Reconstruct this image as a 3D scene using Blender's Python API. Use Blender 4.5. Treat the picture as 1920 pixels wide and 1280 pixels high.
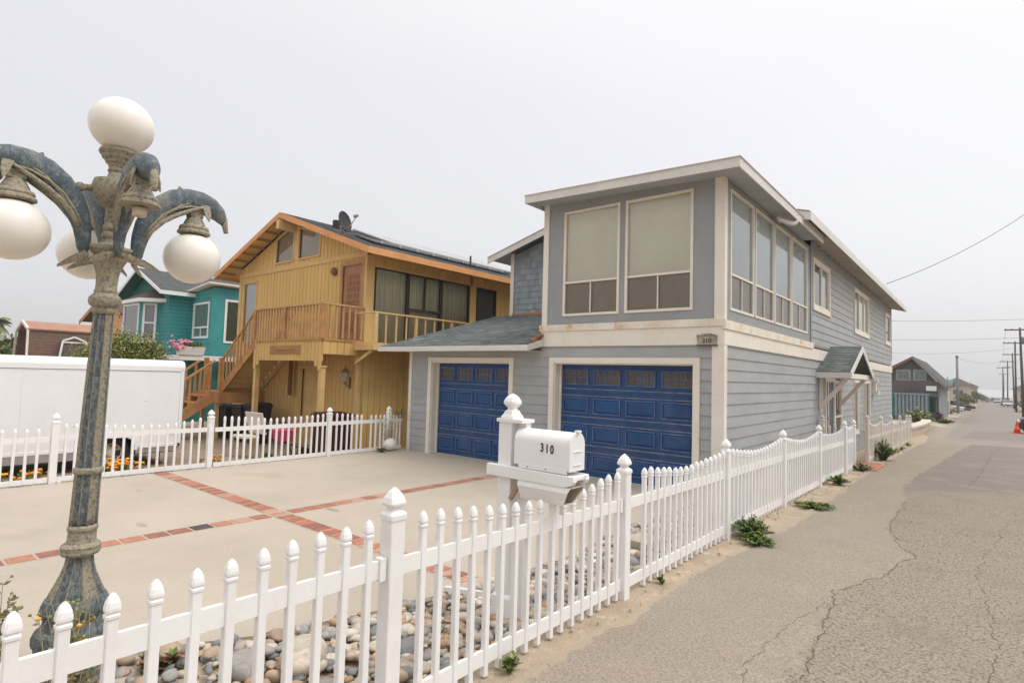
import bpy, math, random
from mathutils import Vector, Matrix
R = math.radians
rnd = random.Random(7)
sc = bpy.context.scene
col = sc.collection
for o in list(bpy.data.objects): bpy.data.objects.remove(o)

# ------------------------------------------------------------------ camera
cam = bpy.data.cameras.new("camera"); camo = bpy.data.objects.new("camera", cam); col.objects.link(camo)
cam.sensor_width = 36; cam.lens = 20.119; cam.clip_start = 0.05; cam.clip_end = 9000
Mx = ((0.7701, 0.6373, 0.0289), (0.0152, -0.0636, 0.9979), (0.6377, -0.7680, -0.0586))
m3 = Matrix(Mx).transposed()
camo.matrix_world = Matrix.Translation((0, 0, 1.8)) @ m3.to_4x4()
sc.camera = camo
sc.render.resolution_x, sc.render.resolution_y = 1024, 682

# ------------------------------------------------------------------ sky and sun (bright overcast)
SUN_EL, SUN_AZ = 58, 62          # azimuth measured from +Y towards +X
w = bpy.data.worlds.new("World"); sc.world = w; w.use_nodes = True
nt = w.node_tree; nt.nodes.clear(); L = nt.links.new
out = nt.nodes.new("ShaderNodeOutputWorld"); bg = nt.nodes.new("ShaderNodeBackground")
sky = nt.nodes.new("ShaderNodeTexSky"); sky.sky_type = 'NISHITA'; sky.sun_disc = False
sky.sun_elevation = R(SUN_EL); sky.sun_rotation = R(SUN_AZ); sky.dust_density = 4
hs = nt.nodes.new("ShaderNodeHueSaturation"); hs.inputs['Saturation'].default_value = .25; hs.inputs['Value'].default_value = .05
tc = nt.nodes.new("ShaderNodeTexCoord"); sp = nt.nodes.new("ShaderNodeSeparateXYZ")
rp = nt.nodes.new("ShaderNodeValToRGB")
els = rp.color_ramp.elements
els[0].position = 0; els[0].color = (.575, .575, .58, 1)
els[1].position = 1; els[1].color = (1.75, 1.72, 1.70, 1)
for p, c in ((.08, (.595, .592, .60)), (.22, (.625, .622, .642)), (.45, (.665, .662, .69)), (.62, (.74, .735, .76))):
    e = els.new(p); e.color = (*c, 1)
nz = nt.nodes.new("ShaderNodeTexNoise"); nz.inputs['Scale'].default_value = 1.6; nz.inputs['Detail'].default_value = 4
mp = nt.nodes.new("ShaderNodeMapping"); mp.inputs['Scale'].default_value = (1, 1, 2.5)
dt = nt.nodes.new("ShaderNodeVectorMath"); dt.operation = 'DOT_PRODUCT'
az, el = R(SUN_AZ), R(SUN_EL)
sd = Vector((math.sin(az)*math.cos(el), math.cos(az)*math.cos(el), math.sin(el)))
dt.inputs[1].default_value = sd
g1 = nt.nodes.new("ShaderNodeMapRange"); g1.inputs['From Min'].default_value = -.3; g1.inputs['From Max'].default_value = 1
g1.inputs['To Min'].default_value = .93; g1.inputs['To Max'].default_value = 1.15
g2 = nt.nodes.new("ShaderNodeMapRange"); g2.inputs['To Min'].default_value = .955; g2.inputs['To Max'].default_value = 1.045
mu = nt.nodes.new("ShaderNodeMath"); mu.operation = 'MULTIPLY'
mv = nt.nodes.new("ShaderNodeVectorMath"); mv.operation = 'SCALE'
ad = nt.nodes.new("ShaderNodeVectorMath"); ad.operation = 'ADD'
L(tc.outputs['Generated'], sp.inputs[0]); L(sp.outputs['Z'], rp.inputs[0])
L(tc.outputs['Generated'], mp.inputs[0]); L(mp.outputs[0], nz.inputs['Vector'])
L(tc.outputs['Generated'], dt.inputs[0]); L(dt.outputs['Value'], g1.inputs['Value']); L(nz.outputs['Fac'], g2.inputs['Value'])
L(g1.outputs[0], mu.inputs[0]); L(g2.outputs[0], mu.inputs[1])
L(rp.outputs[0], mv.inputs[0]); L(mu.outputs[0], mv.inputs['Scale'])
L(sky.outputs[0], hs.inputs['Color']); L(mv.outputs[0], ad.inputs[0]); L(hs.outputs[0], ad.inputs[1])
L(ad.outputs[0], bg.inputs['Color']); bg.inputs['Strength'].default_value = 1.0
L(bg.outputs[0], out.inputs[0])
sl = bpy.data.lights.new("sun", 'SUN'); sl.energy = 1.15; sl.angle = R(22); sl.color = (1, .965, .91)
so = bpy.data.objects.new("sun", sl); col.objects.link(so)
so.rotation_euler = (-sd).to_track_quat('-Z', 'Y').to_euler()
vs = sc.view_settings; vs.view_transform = 'Standard'; vs.look = 'None'; vs.exposure = 0.07; vs.gamma = 1

# ------------------------------------------------------------------ materials
MATS = {}
def mat(name, c, rough=.7, c2=None, ns=3., amt=1., lo=.35, hi=.65, bump=0., bs=60., detail=5, stretch=(1,1,1),
        c3=None, s3=1.2, t3=(.62,.7), spec=.3, metal=0., bands=None, val=.06, vs_=None):
    """noise-mottled principled material; c3 = sparse stain/wear patches; bands=(axis, period, width, colour) = grooves"""
    if name in MATS: return MATS[name]
    m = bpy.data.materials.new(name); m.use_nodes = True; t = m.node_tree; n = t.nodes; l = t.links.new
    p = n['Principled BSDF']; p.inputs['Roughness'].default_value = rough; p.inputs['Metallic'].default_value = metal
    p.inputs['Specular IOR Level'].default_value = spec
    tc = n.new("ShaderNodeTexCoord"); mp = n.new("ShaderNodeMapping"); mp.inputs['Scale'].default_value = stretch
    l(tc.outputs['Object'], mp.inputs[0])
    def noise(s, d=detail, v=mp):
        x = n.new("ShaderNodeTexNoise"); x.inputs['Scale'].default_value = s; x.inputs['Detail'].default_value = d
        x.inputs['Roughness'].default_value = .6; l(v.outputs[0], x.inputs['Vector']); return x
    def rng(src, a, b, c_=0., d_=1.):
        x = n.new("ShaderNodeMapRange"); x.inputs['From Min'].default_value = a; x.inputs['From Max'].default_value = b
        x.inputs['To Min'].default_value = c_; x.inputs['To Max'].default_value = d_; l(src, x.inputs['Value']); return x
    def mix(f, a, b):
        x = n.new("ShaderNodeMix"); x.data_type = 'RGBA'
        if isinstance(f, (int, float)): x.inputs[0].default_value = f
        else: l(f, x.inputs[0])
        for s_, i in ((a, 6), (b, 7)):
            if isinstance(s_, tuple): x.inputs[i].default_value = (*s_, 1)
            else: l(s_, x.inputs[i])
        return x.outputs[2]
    c2 = c2 or tuple(v*.82 for v in c)
    r = rng(noise(ns).outputs['Fac'], lo, hi, 0, amt)
    cc = mix(r.outputs[0], c, c2)
    if c3:
        r3 = rng(noise(s3, 8).outputs['Fac'], t3[0], t3[1]); cc = mix(r3.outputs[0], cc, c3)
    if val:
        rv = rng(noise(vs_ or ns*14, 2).outputs['Fac'], .3, .7, 1-val, 1+val)
        mm = n.new("ShaderNodeVectorMath"); mm.operation = 'SCALE'; l(cc, mm.inputs[0]); l(rv.outputs[0], mm.inputs['Scale']); cc = mm.outputs[0]
    if bands:
        ax, per, wd, bc = bands
        s = n.new("ShaderNodeSeparateXYZ"); l(tc.outputs['Object'], s.inputs[0])
        q = n.new("ShaderNodeMath"); q.operation = 'PINGPONG'; l(s.outputs[ax], q.inputs[0]); q.inputs[1].default_value = per/2
        g = n.new("ShaderNodeMath"); g.operation = 'LESS_THAN'; l(q.outputs[0], g.inputs[0]); g.inputs[1].default_value = wd
        cc = mix(g.outputs[0], cc, bc)
    l(cc, p.inputs['Base Color'])
    if bump:
        b = n.new("ShaderNodeBump"); b.inputs['Strength'].default_value = bump; b.inputs['Distance'].default_value = .01
        l(noise(bs, 6).outputs['Fac'], b.inputs['Height']); l(b.outputs[0], p.inputs['Normal'])
    MATS[name] = m; return m

def glassmat(name, tint=(.5,.55,.55), rough=.03, alpha=.25):
    m = bpy.data.materials.new(name); m.use_nodes = True; n = m.node_tree.nodes; l = m.node_tree.links.new
    n.remove(n['Principled BSDF']); o = n['Material Output']
    tr = n.new("ShaderNodeBsdfTransparent"); tr.inputs[0].default_value = (*tint, 1)
    gl = n.new("ShaderNodeBsdfGlossy"); gl.inputs['Roughness'].default_value = rough; gl.inputs['Color'].default_value = (.9,.93,.95,1)
    fr = n.new("ShaderNodeFresnel"); fr.inputs['IOR'].default_value = 1.5
    ad = n.new("ShaderNodeMath"); ad.operation = 'ADD'; ad.inputs[1].default_value = alpha; ad.use_clamp = True
    mx = n.new("ShaderNodeMixShader"); l(fr.outputs[0], ad.inputs[0]); l(ad.outputs[0], mx.inputs[0]); l(tr.outputs[0], mx.inputs[1]); l(gl.outputs[0], mx.inputs[2])
    l(mx.outputs[0], o.inputs['Surface']); MATS[name] = m; return m

vinyl = mat('vinyl_white', (.82,.81,.80), .38, (.77,.755,.73), 2.5, bump=.05, bs=8, c3=(.55,.47,.36), s3=2.2, t3=(.69,.82), spec=.45, val=.02)
vinyl_far = mat('vinyl_weathered', (.70,.66,.585), .5, (.63,.58,.50), 1.5, c3=(.5,.43,.33), s3=1.4, t3=(.6,.8))
cream = mat('cream_trim_paint', (.75,.70,.62), .6, (.69,.63,.54), 1.8, c3=(.55,.36,.17), s3=1.7, t3=(.70,.80), bump=.12, bs=40, val=.03)
rusty = mat('rust_stained_trim', (.76,.71,.635), .6, (.66,.56,.43), 2.2, c3=(.58,.27,.09), s3=3.2, t3=(.60,.74), bump=.12, bs=40)
fascia_w = mat('white_fascia_paint', (.67,.65,.61), .6, (.60,.58,.54), 1.4, bump=.12, bs=50, c3=(.42,.36,.30), s3=2.5, t3=(.66,.8), stretch=(1,1,3))
soffit = mat('soffit_paint', (.42,.44,.45), .8, (.36,.38,.39), 1.2)
siding = mat('grey_siding_paint', (.365,.375,.375), .62, (.315,.325,.32), 1.3, bump=.15, bs=90, c3=(.40,.39,.37), s3=.9, t3=(.55,.8), stretch=(1,1,2.5), val=.04)
panelg = mat('grey_panel_paint', (.305,.322,.325), .65, (.27,.285,.287), 1.0, bump=.08, bs=50, val=.03)
shing = [mat('grey_shingle_%s' % k, c, .8, None, 9, bump=.35, bs=70, stretch=(1,1,.25)) for k, c in (('a', (.30,.335,.355)), ('b', (.255,.29,.31)), ('c', (.34,.37,.385)))]
blue = mat('garage_door_blue', (.018,.074,.205), .5, (.015,.056,.155), 1.6, bump=.06, bs=30, c3=(.05,.085,.19), s3=1.3, t3=(.5,.75), val=.08)
bluel = mat('garage_bevel_blue', (.10,.145,.30), .55, (.055,.095,.24), 5, c3=(.20,.21,.27), s3=6, t3=(.55,.7))
tanline = mat('weathered_edge', (.36,.30,.24), .7, (.16,.17,.22), 5, lo=.45, hi=.6)
roofs = [mat('roof_grey_green_%s' % k, c, .95, c2, 6, bump=.7, bs=160, val=.16) for k, c, c2 in
         (('a', (.155,.175,.165), (.12,.14,.135)), ('b', (.125,.145,.14), (.10,.118,.115)), ('c', (.19,.205,.19), (.15,.165,.155)))]
copper = mat('copper_flashing', (.46,.23,.13), .5, (.30,.15,.09), 6, metal=.3)
blind = mat('window_blind', (.88,.84,.71), .85, (.82,.78,.66), .8, val=.02)
blind_s = mat('window_shade_grey', (.66,.70,.70), .7, (.58,.62,.62), .8, val=.02)
browni = mat('dim_room', (.40,.315,.205), .9, (.32,.25,.165), 1.2)  # dimness of the room is put into this colour of the backing sheets
brownp = mat('lite_pane', (.115,.10,.075), .25, (.07,.068,.062), 3)
yellow = mat('yellow_wood_siding', (.68,.46,.175), .7, (.60,.39,.135), 2, bump=.25, bs=40, stretch=(1,1,.12), c3=(.42,.28,.13), s3=1.6, t3=(.62,.8), val=.05)
yellowb = mat('yellow_trim', (.68,.475,.21), .65, (.59,.395,.165), 2, bump=.12, bs=40)
orange = mat('orange_fascia', (.70,.335,.13), .6, (.60,.28,.11), 1.4, bump=.1, bs=30, c3=(.45,.25,.14), s3=2, t3=(.65,.8))
owood = mat('orange_brown_wood', (.54,.285,.105), .7, (.38,.185,.075), 3, bump=.25, bs=40, c3=(.30,.17,.09), s3=2.2, t3=(.6,.75))
tanwood = mat('tan_railing_wood', (.60,.37,.16), .7, (.44,.26,.12), 3, bump=.2, bs=40)
doorw = mat('carved_door_wood', (.40,.21,.11), .6, (.33,.17,.09), 3)
darkmet = mat('dark_metal', (.035,.035,.035), .45, (.06,.055,.05), 8, metal=.5)
darkfr = mat('dark_window_frame', (.05,.045,.04), .5)
curtain = mat('pleated_curtain', (.80,.72,.50), .9, (.50,.45,.31), 7, stretch=(6,6,.08), lo=.42, hi=.58)
roofdk = mat('roof_dark_grey', (.10,.105,.105), .95, (.075,.08,.08), 4, bump=.8, bs=120, val=.2)
roofbr = mat('roof_brown', (.12,.095,.08), .95, (.09,.07,.06), 4, bump=.8, bs=120, val=.2)
teal = mat('teal_siding', (.05,.29,.285), .6, (.04,.235,.24), 1.2, bands=(2, .16, .008, (.012,.09,.10)), val=.05)
tealp = mat('teal_plain', (.055,.30,.29), .6, (.045,.25,.25), 1.2)
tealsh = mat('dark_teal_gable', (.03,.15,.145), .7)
peach = mat('peach_stucco', (.72,.42,.22), .8, (.65,.37,.19), 1)
brownsh = mat('brown_shingles', (.20,.125,.09), .9, (.145,.09,.068), 3, stretch=(1,1,4), bands=(2,.18,.012,(.08,.05,.04)), val=.15)
pinkroof = mat('salmon_roof', (.38,.21,.145), .9, (.33,.18,.125), 2, val=.1)
whitep = mat('white_gloss_paint', (.80,.80,.80), .3, (.76,.76,.755), 1.2, spec=.5, c3=(.6,.59,.57), s3=1.5, t3=(.68,.8), val=.01)
silver = mat('bare_aluminium', (.50,.50,.50), .4, (.40,.40,.40), 3, metal=.7)
tyre = mat('tyre_rubber', (.02,.02,.02), .85, (.035,.033,.03), 10)
rimm = mat('pale_wheel_rim', (.62,.57,.48), .45, (.45,.38,.28), 5)
black = mat('black_plastic', (.015,.015,.017), .45, (.03,.03,.03), 4)
maroon = mat('maroon_paint', (.075,.016,.016), .5, (.05,.012,.012), 4)
concrete = mat('driveway_concrete', (.445,.385,.31), .85, (.385,.33,.265), .55, bump=.12, bs=140, c3=(.34,.285,.215), s3=.9, t3=(.60,.80), val=.06, vs_=60, detail=8)
mortar = mat('strip_mortar', (.46,.37,.29), .9, (.40,.32,.25), 6)
bricks = [mat('paver_brick_%s' % k, c, .85, tuple(v*.75 for v in c), 14, bump=.3, bs=90) for k, c in (('a', (.45,.205,.135)), ('b', (.37,.165,.11)), ('c', (.50,.29,.21)), ('d', (.31,.145,.105)), ('e', (.085,.07,.075)))]
sand = mat('dirt_and_sand', (.42,.335,.24), .95, (.33,.26,.19), 3, bump=.6, bs=70, c3=(.5,.41,.31), s3=7, t3=(.55,.7), val=.25, vs_=90)
road_m = mat('worn_asphalt', (.33,.27,.20), .9, (.285,.235,.18), .5, bump=.35, bs=150, c3=(.36,.31,.245), s3=.5, t3=(.5,.7), val=.20, vs_=75, detail=9)
coarse = mat('coarse_asphalt', (.29,.235,.175), .95, (.175,.14,.108), 42, lo=.40, hi=.62, bump=.8, bs=75, c3=(.37,.31,.245), s3=60, t3=(.56,.66), val=.26, vs_=38, detail=4)
patchd = mat('dark_asphalt_patch', (.225,.192,.162), .9, (.195,.167,.142), 1.5, bump=.6, bs=120, c3=(.27,.23,.19), s3=1.8, t3=(.52,.66), val=.2, vs_=40)
crackm = mat('crack_dark', (.085,.068,.055), 1., (.14,.11,.09), 12)
crackf = mat('crack_filler', (.235,.205,.18), .8, (.28,.24,.20), 3)
neigh = mat('neighbour_paving', (.30,.22,.155), .95, (.24,.18,.13), 2, bump=.3, bs=60)
leafm = [mat('leaf_%s' % k, c, .6, c2, 30) for k, c, c2 in (('a', (.22,.24,.055), (.15,.175,.04)), ('b', (.32,.32,.09), (.22,.235,.06)), ('c', (.11,.13,.035), (.08,.10,.03)), ('d', (.42,.40,.13), (.30,.30,.09)))]
weedm = [mat('weed_%s' % k, c, .6, c2, 40) for k, c, c2 in (('a', (.15,.205,.045), (.11,.155,.035)), ('b', (.22,.27,.07), (.16,.20,.05)), ('c', (.10,.14,.035), (.075,.11,.028)))]
drym = [mat('dry_stem', (.42,.34,.20), .9, (.30,.24,.14), 30), mat('dry_leaf', (.36,.36,.16), .8, (.22,.20,.10), 30), mat('seed_head', (.20,.14,.07), .9)]
poleM = mat('pole_wood', (.10,.075,.06), .9, (.07,.055,.045), 3)
pebb = [mat('pebble_%s' % k, c, .65, tuple(v*.72 for v in c), 12, bump=.15, bs=60, c3=tuple(min(1,v*1.25) for v in c), s3=9, t3=(.55,.7)) for k, c in
        (('a', (.33,.31,.285)), ('b', (.44,.33,.23)), ('c', (.22,.22,.22)), ('d', (.50,.43,.34)), ('e', (.47,.30,.18)), ('f', (.60,.54,.45)), ('g', (.38,.27,.20)))]
patina_arm = mat('dolphin_patina', (.075,.098,.112), .5, (.24,.23,.18), 7, lo=.50, hi=.72, bump=.5, bs=110, c3=(.15,.18,.185), s3=30, t3=(.5,.62), stretch=(1,1,.7), val=.25, vs_=120)
globe_m = mat('opal_glass_globe', (.80,.77,.72), .22, (.76,.72,.64), 2, spec=.5, val=.0)
globe_m.node_tree.nodes['Principled BSDF'].inputs['Subsurface Weight'].default_value = .35
globe_m.node_tree.nodes['Principled BSDF'].inputs['Subsurface Radius'].default_value = (.12,.10,.07)
patina = mat('blue_grey_patina', (.085,.105,.115), .55, (.28,.255,.195), 60, lo=.48, hi=.66, bump=.6, bs=120, c3=(.17,.19,.185), s3=60, t3=(.46,.56), stretch=(1,1,.5), val=.3, vs_=150, detail=8)
patinat = mat('sandy_patina', (.34,.295,.205), .7, (.13,.14,.135), 60, lo=.46, hi=.66, bump=.6, bs=50, val=.25, detail=8)
glass = glassmat('window_glass', (.93,.94,.92), .03, .03)
glassr = glassmat('street_side_glass', (.92,.93,.92), .03, .01)

# ------------------------------------------------------------------ mesh builder
class MB:
    def __init__(s): s.v = []; s.f = []; s.mi = []; s.sm = []; s.cur = 0; s.smooth = False
    def V(s, p): s.v.append(tuple(p)); return len(s.v)-1
    def F(s, idx): s.f.append(tuple(idx)); s.mi.append(s.cur); s.sm.append(s.smooth)
    def poly(s, pts): s.F([s.V(p) for p in pts]); return s
    def hexa(s, P):   # P: 8 points, bottom 4 ccw then top 4
        b = [s.V(p) for p in P]
        for q in ((3,2,1,0),(4,5,6,7),(0,1,5,4),(1,2,6,5),(2,3,7,6),(3,0,4,7)): s.F([b[i] for i in q])
        return s
    def box(s, x0,x1,y0,y1,z0,z1):
        return s.hexa([(x0,y0,z0),(x1,y0,z0),(x1,y1,z0),(x0,y1,z0),(x0,y0,z1),(x1,y0,z1),(x1,y1,z1),(x0,y1,z1)])
    def prism(s, pts, off):   # polygon (3d pts) extruded by vector off
        n = len(pts); a = [s.V(p) for p in pts]; b = [s.V((p[0]+off[0],p[1]+off[1],p[2]+off[2])) for p in pts]
        s.F(a[::-1]); s.F(b)
        for i in range(n): j = (i+1)%n; s.F([a[i],a[j],b[j],b[i]])
        return s
    def beam(s, p, q, wd, ht, up=(0,0,1)):   # rectangular bar
        p, q = Vector(p), Vector(q); d = (q-p).normalized(); u = Vector(up)
        sd_ = d.cross(u)
        if sd_.length < 1e-4: sd_ = d.cross(Vector((0,1,0)))
        sd_.normalize(); u = sd_.cross(d).normalized(); a = sd_*wd/2; b = u*ht/2
        return s.hexa([p-a-b, p+a-b, q+a-b, q-a-b, p-a+b, p+a+b, q+a+b, q-a+b])
    def tube(s, pts, rad, n=8, caps=True, squash=None, up=(0,0,1)):
        pts = [Vector(p) for p in pts]; rings = []
        if not isinstance(rad, (list, tuple)): rad = [rad]*len(pts)
        ref = Vector(up)
        for i, p in enumerate(pts):
            d = (pts[min(i+1,len(pts)-1)]-pts[max(i-1,0)]).normalized()
            a = d.cross(ref)
            if a.length < 1e-3: a = d.cross(Vector((1,0,0)))
            a.normalize(); b = a.cross(d).normalized()
            ka = squash if squash else 1
            rings.append([s.V(p + a*math.cos(t)*rad[i]*ka + b*math.sin(t)*rad[i]) for t in [2*math.pi*k/n for k in range(n)]])
        for r0, r1 in zip(rings, rings[1:]):
            for k in range(n): s.F([r0[k], r0[(k+1)%n], r1[(k+1)%n], r1[k]])
        if caps: s.F(rings[0][::-1]); s.F(rings[-1])
        return s
    def lathe(s, prof, c=(0,0), n=32, flute=0, famp=0, axis=None, caps=True, rs=1):
        rings = []; prof = [(r*rs,z) for r,z in prof]; c0 = s.cur
        for r, z in prof:
            cx, cy = axis(z) if axis else c
            rings.append([s.V((cx+rr*math.cos(t), cy+rr*math.sin(t), z)) for t, rr in
                          [(2*math.pi*k/n, r*(1-famp*(abs(math.sin(flute*math.pi*k/n))**.6 if flute else 0))) for k in range(n)]])
        for r0, r1 in zip(rings, rings[1:]):
            for k in range(n):
                if flute: s.cur = 1 if int(flute*(k+.5)/n) in (0,4,7) else (1 if abs(math.sin(flute*math.pi*(k+.5)/n)) < .16 else 0)
                s.F([r0[k], r0[(k+1)%n], r1[(k+1)%n], r1[k]])
        s.cur = c0
        if caps: s.F(rings[0][::-1]); s.F(rings[-1])
        return s
    def sphere(s, c, r, seg=24, ring=16, sq=(1,1,1)):
        return s.ell(c, (r*sq[0], r*sq[1], r*sq[2]), seg, ring)
    def ell(s, c, rr, seg=16, ring=10, rot=None, lump=0, rn=None):
        top = Vector((0,0,1)); rows = []
        ph = [rn.uniform(0,6.28) for _ in range(6)] if lump else None
        for i in range(ring+1):
            t = math.pi*i/ring; row = []
            for k in range(seg if 0 < i < ring else 1):
                a = 2*math.pi*k/seg
                v = Vector((math.sin(t)*math.cos(a), math.sin(t)*math.sin(a), math.cos(t)))
                f = 1
                if lump: f += lump*(math.sin(2*v.x+ph[0])*math.sin(2.3*v.y+ph[1]) + .6*math.sin(3*v.z+ph[2])*math.cos(2.7*v.x+ph[3]))
                v = Vector((v.x*rr[0]*f, v.y*rr[1]*f, v.z*rr[2]*f))
                if rot: v = rot @ v
                row.append(s.V((c[0]+v.x, c[1]+v.y, c[2]+v.z)))
            rows.append(row)
        for i in range(ring):
            A, B_ = rows[i], rows[i+1]
            for k in range(seg):
                j = (k+1) % seg
                if len(A) == 1: s.F([A[0], B_[k], B_[j]])
                elif len(B_) == 1: s.F([A[k], B_[0], A[j]])
                else: s.F([A[k], B_[k], B_[j], A[j]])
        return s

ORG = {}
SPLIT = dict(corner_boards='corner_board', side_corner_boards='corner_board', window_mullion='window_mullion', steep_roof_side='steep_roof_side', rafter_tails='rafter_tail',
 eave_fascia='eave_fascia', rake_fascia='rake_fascia', rake_drip='rake_drip', slats='slat', lookouts='lookout', porch_brackets='porch_bracket', insulators='insulator', mat_clips='mat_clip',
 tail_fluke='tail_fluke', side_fin='side_fin', body_ridge='body_ridge', balcony_bracket='balcony_bracket', stair_stringer='stair_stringer', stair_handrail='stair_handrail', vent_pipe='vent_pipe',
 flashing='flashing', bay_fascia='bay_fascia', drip_edge='drip_edge', porch_fascia='porch_fascia', low_roof_fascia='low_roof_fascia', rail_bracket='rail_bracket', hinge='hinge', bay_trim='bay_trim',
 soffit_boards='soffit_board', rear_walls='rear_wall', threshold='threshold', lower_skirt='lower_skirt', edge_trim='edge_trim', balcony_edge='balcony_edge', balcony_rail='balcony_rail', top_rail='top_rail', peg='peg', screw='screw', marker_light='marker_light', support_arm='support_arm', mid_landing='mid_landing', deck_edge='deck_edge')
def build(mb, name, mats, parent=None, **kw):
    if name in SPLIT and parent:
        par = list(range(len(mb.v)))
        def fd(i):
            while par[i] != i: par[i] = par[par[i]]; i = par[i]
            return i
        for f in mb.f:
            r0 = fd(f[0])
            for i in f[1:]: par[fd(i)] = r0
        # faces that share a corner position belong together too
        seen = {}
        for i, v in enumerate(mb.v):
            k = (round(v[0],4),round(v[1],4),round(v[2],4))
            if k in seen: par[fd(i)] = fd(seen[k])
            else: seen[k] = i
        comp = {}
        for k, f in enumerate(mb.f): comp.setdefault(fd(f[0]), []).append(k)
        last = None
        for fs in comp.values():
            s = MB(); mp_ = {}
            for k in fs:
                s.cur, s.smooth = mb.mi[k], mb.sm[k]; idx = []
                for i in mb.f[k]:
                    if i not in mp_: mp_[i] = s.V(mb.v[i])
                    idx.append(mp_[i])
                s.F(idx)
            last = build1(s, SPLIT[name], mats, parent, **kw)
            if last.data.polygons and name in ('tail_fluke','side_fin','low_roof_fascia','support_arm'): recalc(last)
        return last
    return build1(mb, name, mats, parent, **kw)
def build1(mb, name, mats, parent=None, label=None, cat=None, group=None, kind=None, smooth=False, bevel=0, autos=None, rooto=(0,0,0)):
    me = bpy.data.meshes.new(name)
    off = ORG.get(parent.name, (0,0,0)) if parent else rooto
    me.from_pydata([(v[0]-off[0], v[1]-off[1], v[2]-off[2]) for v in mb.v], [], mb.f)
    if not isinstance(mats, (list, tuple)): mats = [mats]
    for m in mats: me.materials.append(m)
    if len(mats) > 1: me.polygons.foreach_set('material_index', mb.mi)
    if smooth: me.polygons.foreach_set('use_smooth', [True]*len(mb.f))
    elif any(mb.sm): me.polygons.foreach_set('use_smooth', mb.sm)
    if name in ('base','capital','collar','flared_foot','lamp_fitter'):
        me.polygons.foreach_set('use_smooth', [True]*len(mb.f)); me.set_sharp_from_angle(angle=R(28))
    me.update()
    o = bpy.data.objects.new(name, me); col.objects.link(o)
    if parent: o.parent = parent
    else: o.location = off
    ORG[o.name] = off
    if bevel:
        b = o.modifiers.new('bevel', 'BEVEL'); b.width = bevel; b.segments = 2; b.limit_method = 'ANGLE'; b.angle_limit = R(40)
    tag(o, label, cat, group, kind)
    return o
def tag(o, label=None, cat=None, group=None, kind=None):
    for k, v in (('label', label), ('category', cat), ('group', group), ('kind', kind)):
        if v: o[k] = v
def thing(name, loc, label, cat, group=None):
    o = bpy.data.objects.new(name, None); col.objects.link(o); o.location = loc; o.empty_display_size = .2
    ORG[o.name] = tuple(loc); tag(o, label, cat, group); return o
def recalc(o):
    import bmesh
    b = bmesh.new(); b.from_mesh(o.data); bmesh.ops.recalc_face_normals(b, faces=b.faces); b.to_mesh(o.data); b.free(); return o

class Fr:      # wall frame: u along the wall, z up, d outwards
    def __init__(s, o, u, n): s.o = Vector((o[0],o[1],0)); s.u = Vector((u[0],u[1],0)).normalized(); s.n = Vector((n[0],n[1],0)).normalized()
    def P(s, u, z, d=0): p = s.o + s.u*u + s.n*d; return (p.x, p.y, z)
    def box(s, mb, u0,u1,z0,z1,d0,d1):
        return mb.hexa([s.P(u0,z0,d1), s.P(u1,z0,d1), s.P(u1,z0,d0), s.P(u0,z0,d0), s.P(u0,z1,d1), s.P(u1,z1,d1), s.P(u1,z1,d0), s.P(u0,z1,d0)])
    def quad(s, mb, u0,u1,z0,z1,d=0): mb.poly([s.P(u0,z0,d), s.P(u1,z0,d), s.P(u1,z1,d), s.P(u0,z1,d)]); return mb
def FY(y): return Fr((0,y), (1,0), (0,-1))     # facing -Y, u = X
def FX(x): return Fr((x,0), (0,1), (1,0))      # facing +X, u = Y

def free(u0, u1, cuts):
    segs = [(u0,u1)]
    for a, b in cuts:
        ns = []
        for s0, s1 in segs:
            if b <= s0 or a >= s1: ns.append((s0,s1)); continue
            if a > s0: ns.append((s0,a))
            if b < s1: ns.append((b,s1))
        segs = ns
    return [s for s in segs if s[1]-s[0] > 1e-3]
def lap(fr, u0, u1, z0, z1, ops, exp=.18, lip=.014, lo=None, hi=None, zs=0):
    """lap siding: tilted courses with a lower lip; ops = [(u0,u1,z0,z1)]; lo/hi = u limits as a function of z"""
    mb = MB(); k = math.floor((z0-zs)/exp)
    while zs + k*exp < z1:
        a, b = zs+k*exp, zs+(k+1)*exp; base = a
        br = sorted({max(a,z0), min(b,z1)} | {z for o in ops for z in o[2:4] if max(a,z0) < z < min(b,z1)})
        for s0, s1 in zip(br, br[1:]):
            zm = (s0+s1)/2; c = [(o[0],o[1]) for o in ops if o[2] < zm < o[3]]
            U0 = max(u0, lo(zm)) if lo else u0; U1 = min(u1, hi(zm)) if hi else u1
            if U1 <= U0: continue
            for p, q in free(U0, U1, c):
                d0 = lip*(1-(s0-base)/exp); d1 = lip*(1-(s1-base)/exp)
                mb.poly([fr.P(p,s0,d0), fr.P(q,s0,d0), fr.P(q,s1,d1), fr.P(p,s1,d1)])
                if abs(s0-base) < 1e-6: mb.poly([fr.P(p,s0,-.004), fr.P(q,s0,-.004), fr.P(q,s0,d0), fr.P(p,s0,d0)])
        k += 1
    return mb
def flat(fr, u0,u1,z0,z1,ops, d=0):
    mb = MB(); br = sorted({z0,z1} | {z for o in ops for z in o[2:4] if z0 < z < z1})
    for s0, s1 in zip(br, br[1:]):
        zm = (s0+s1)/2
        for p, q in free(u0,u1,[(o[0],o[1]) for o in ops if o[2] < zm < o[3]]): fr.quad(mb, p,q,s0,s1,d)
    return mb
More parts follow.
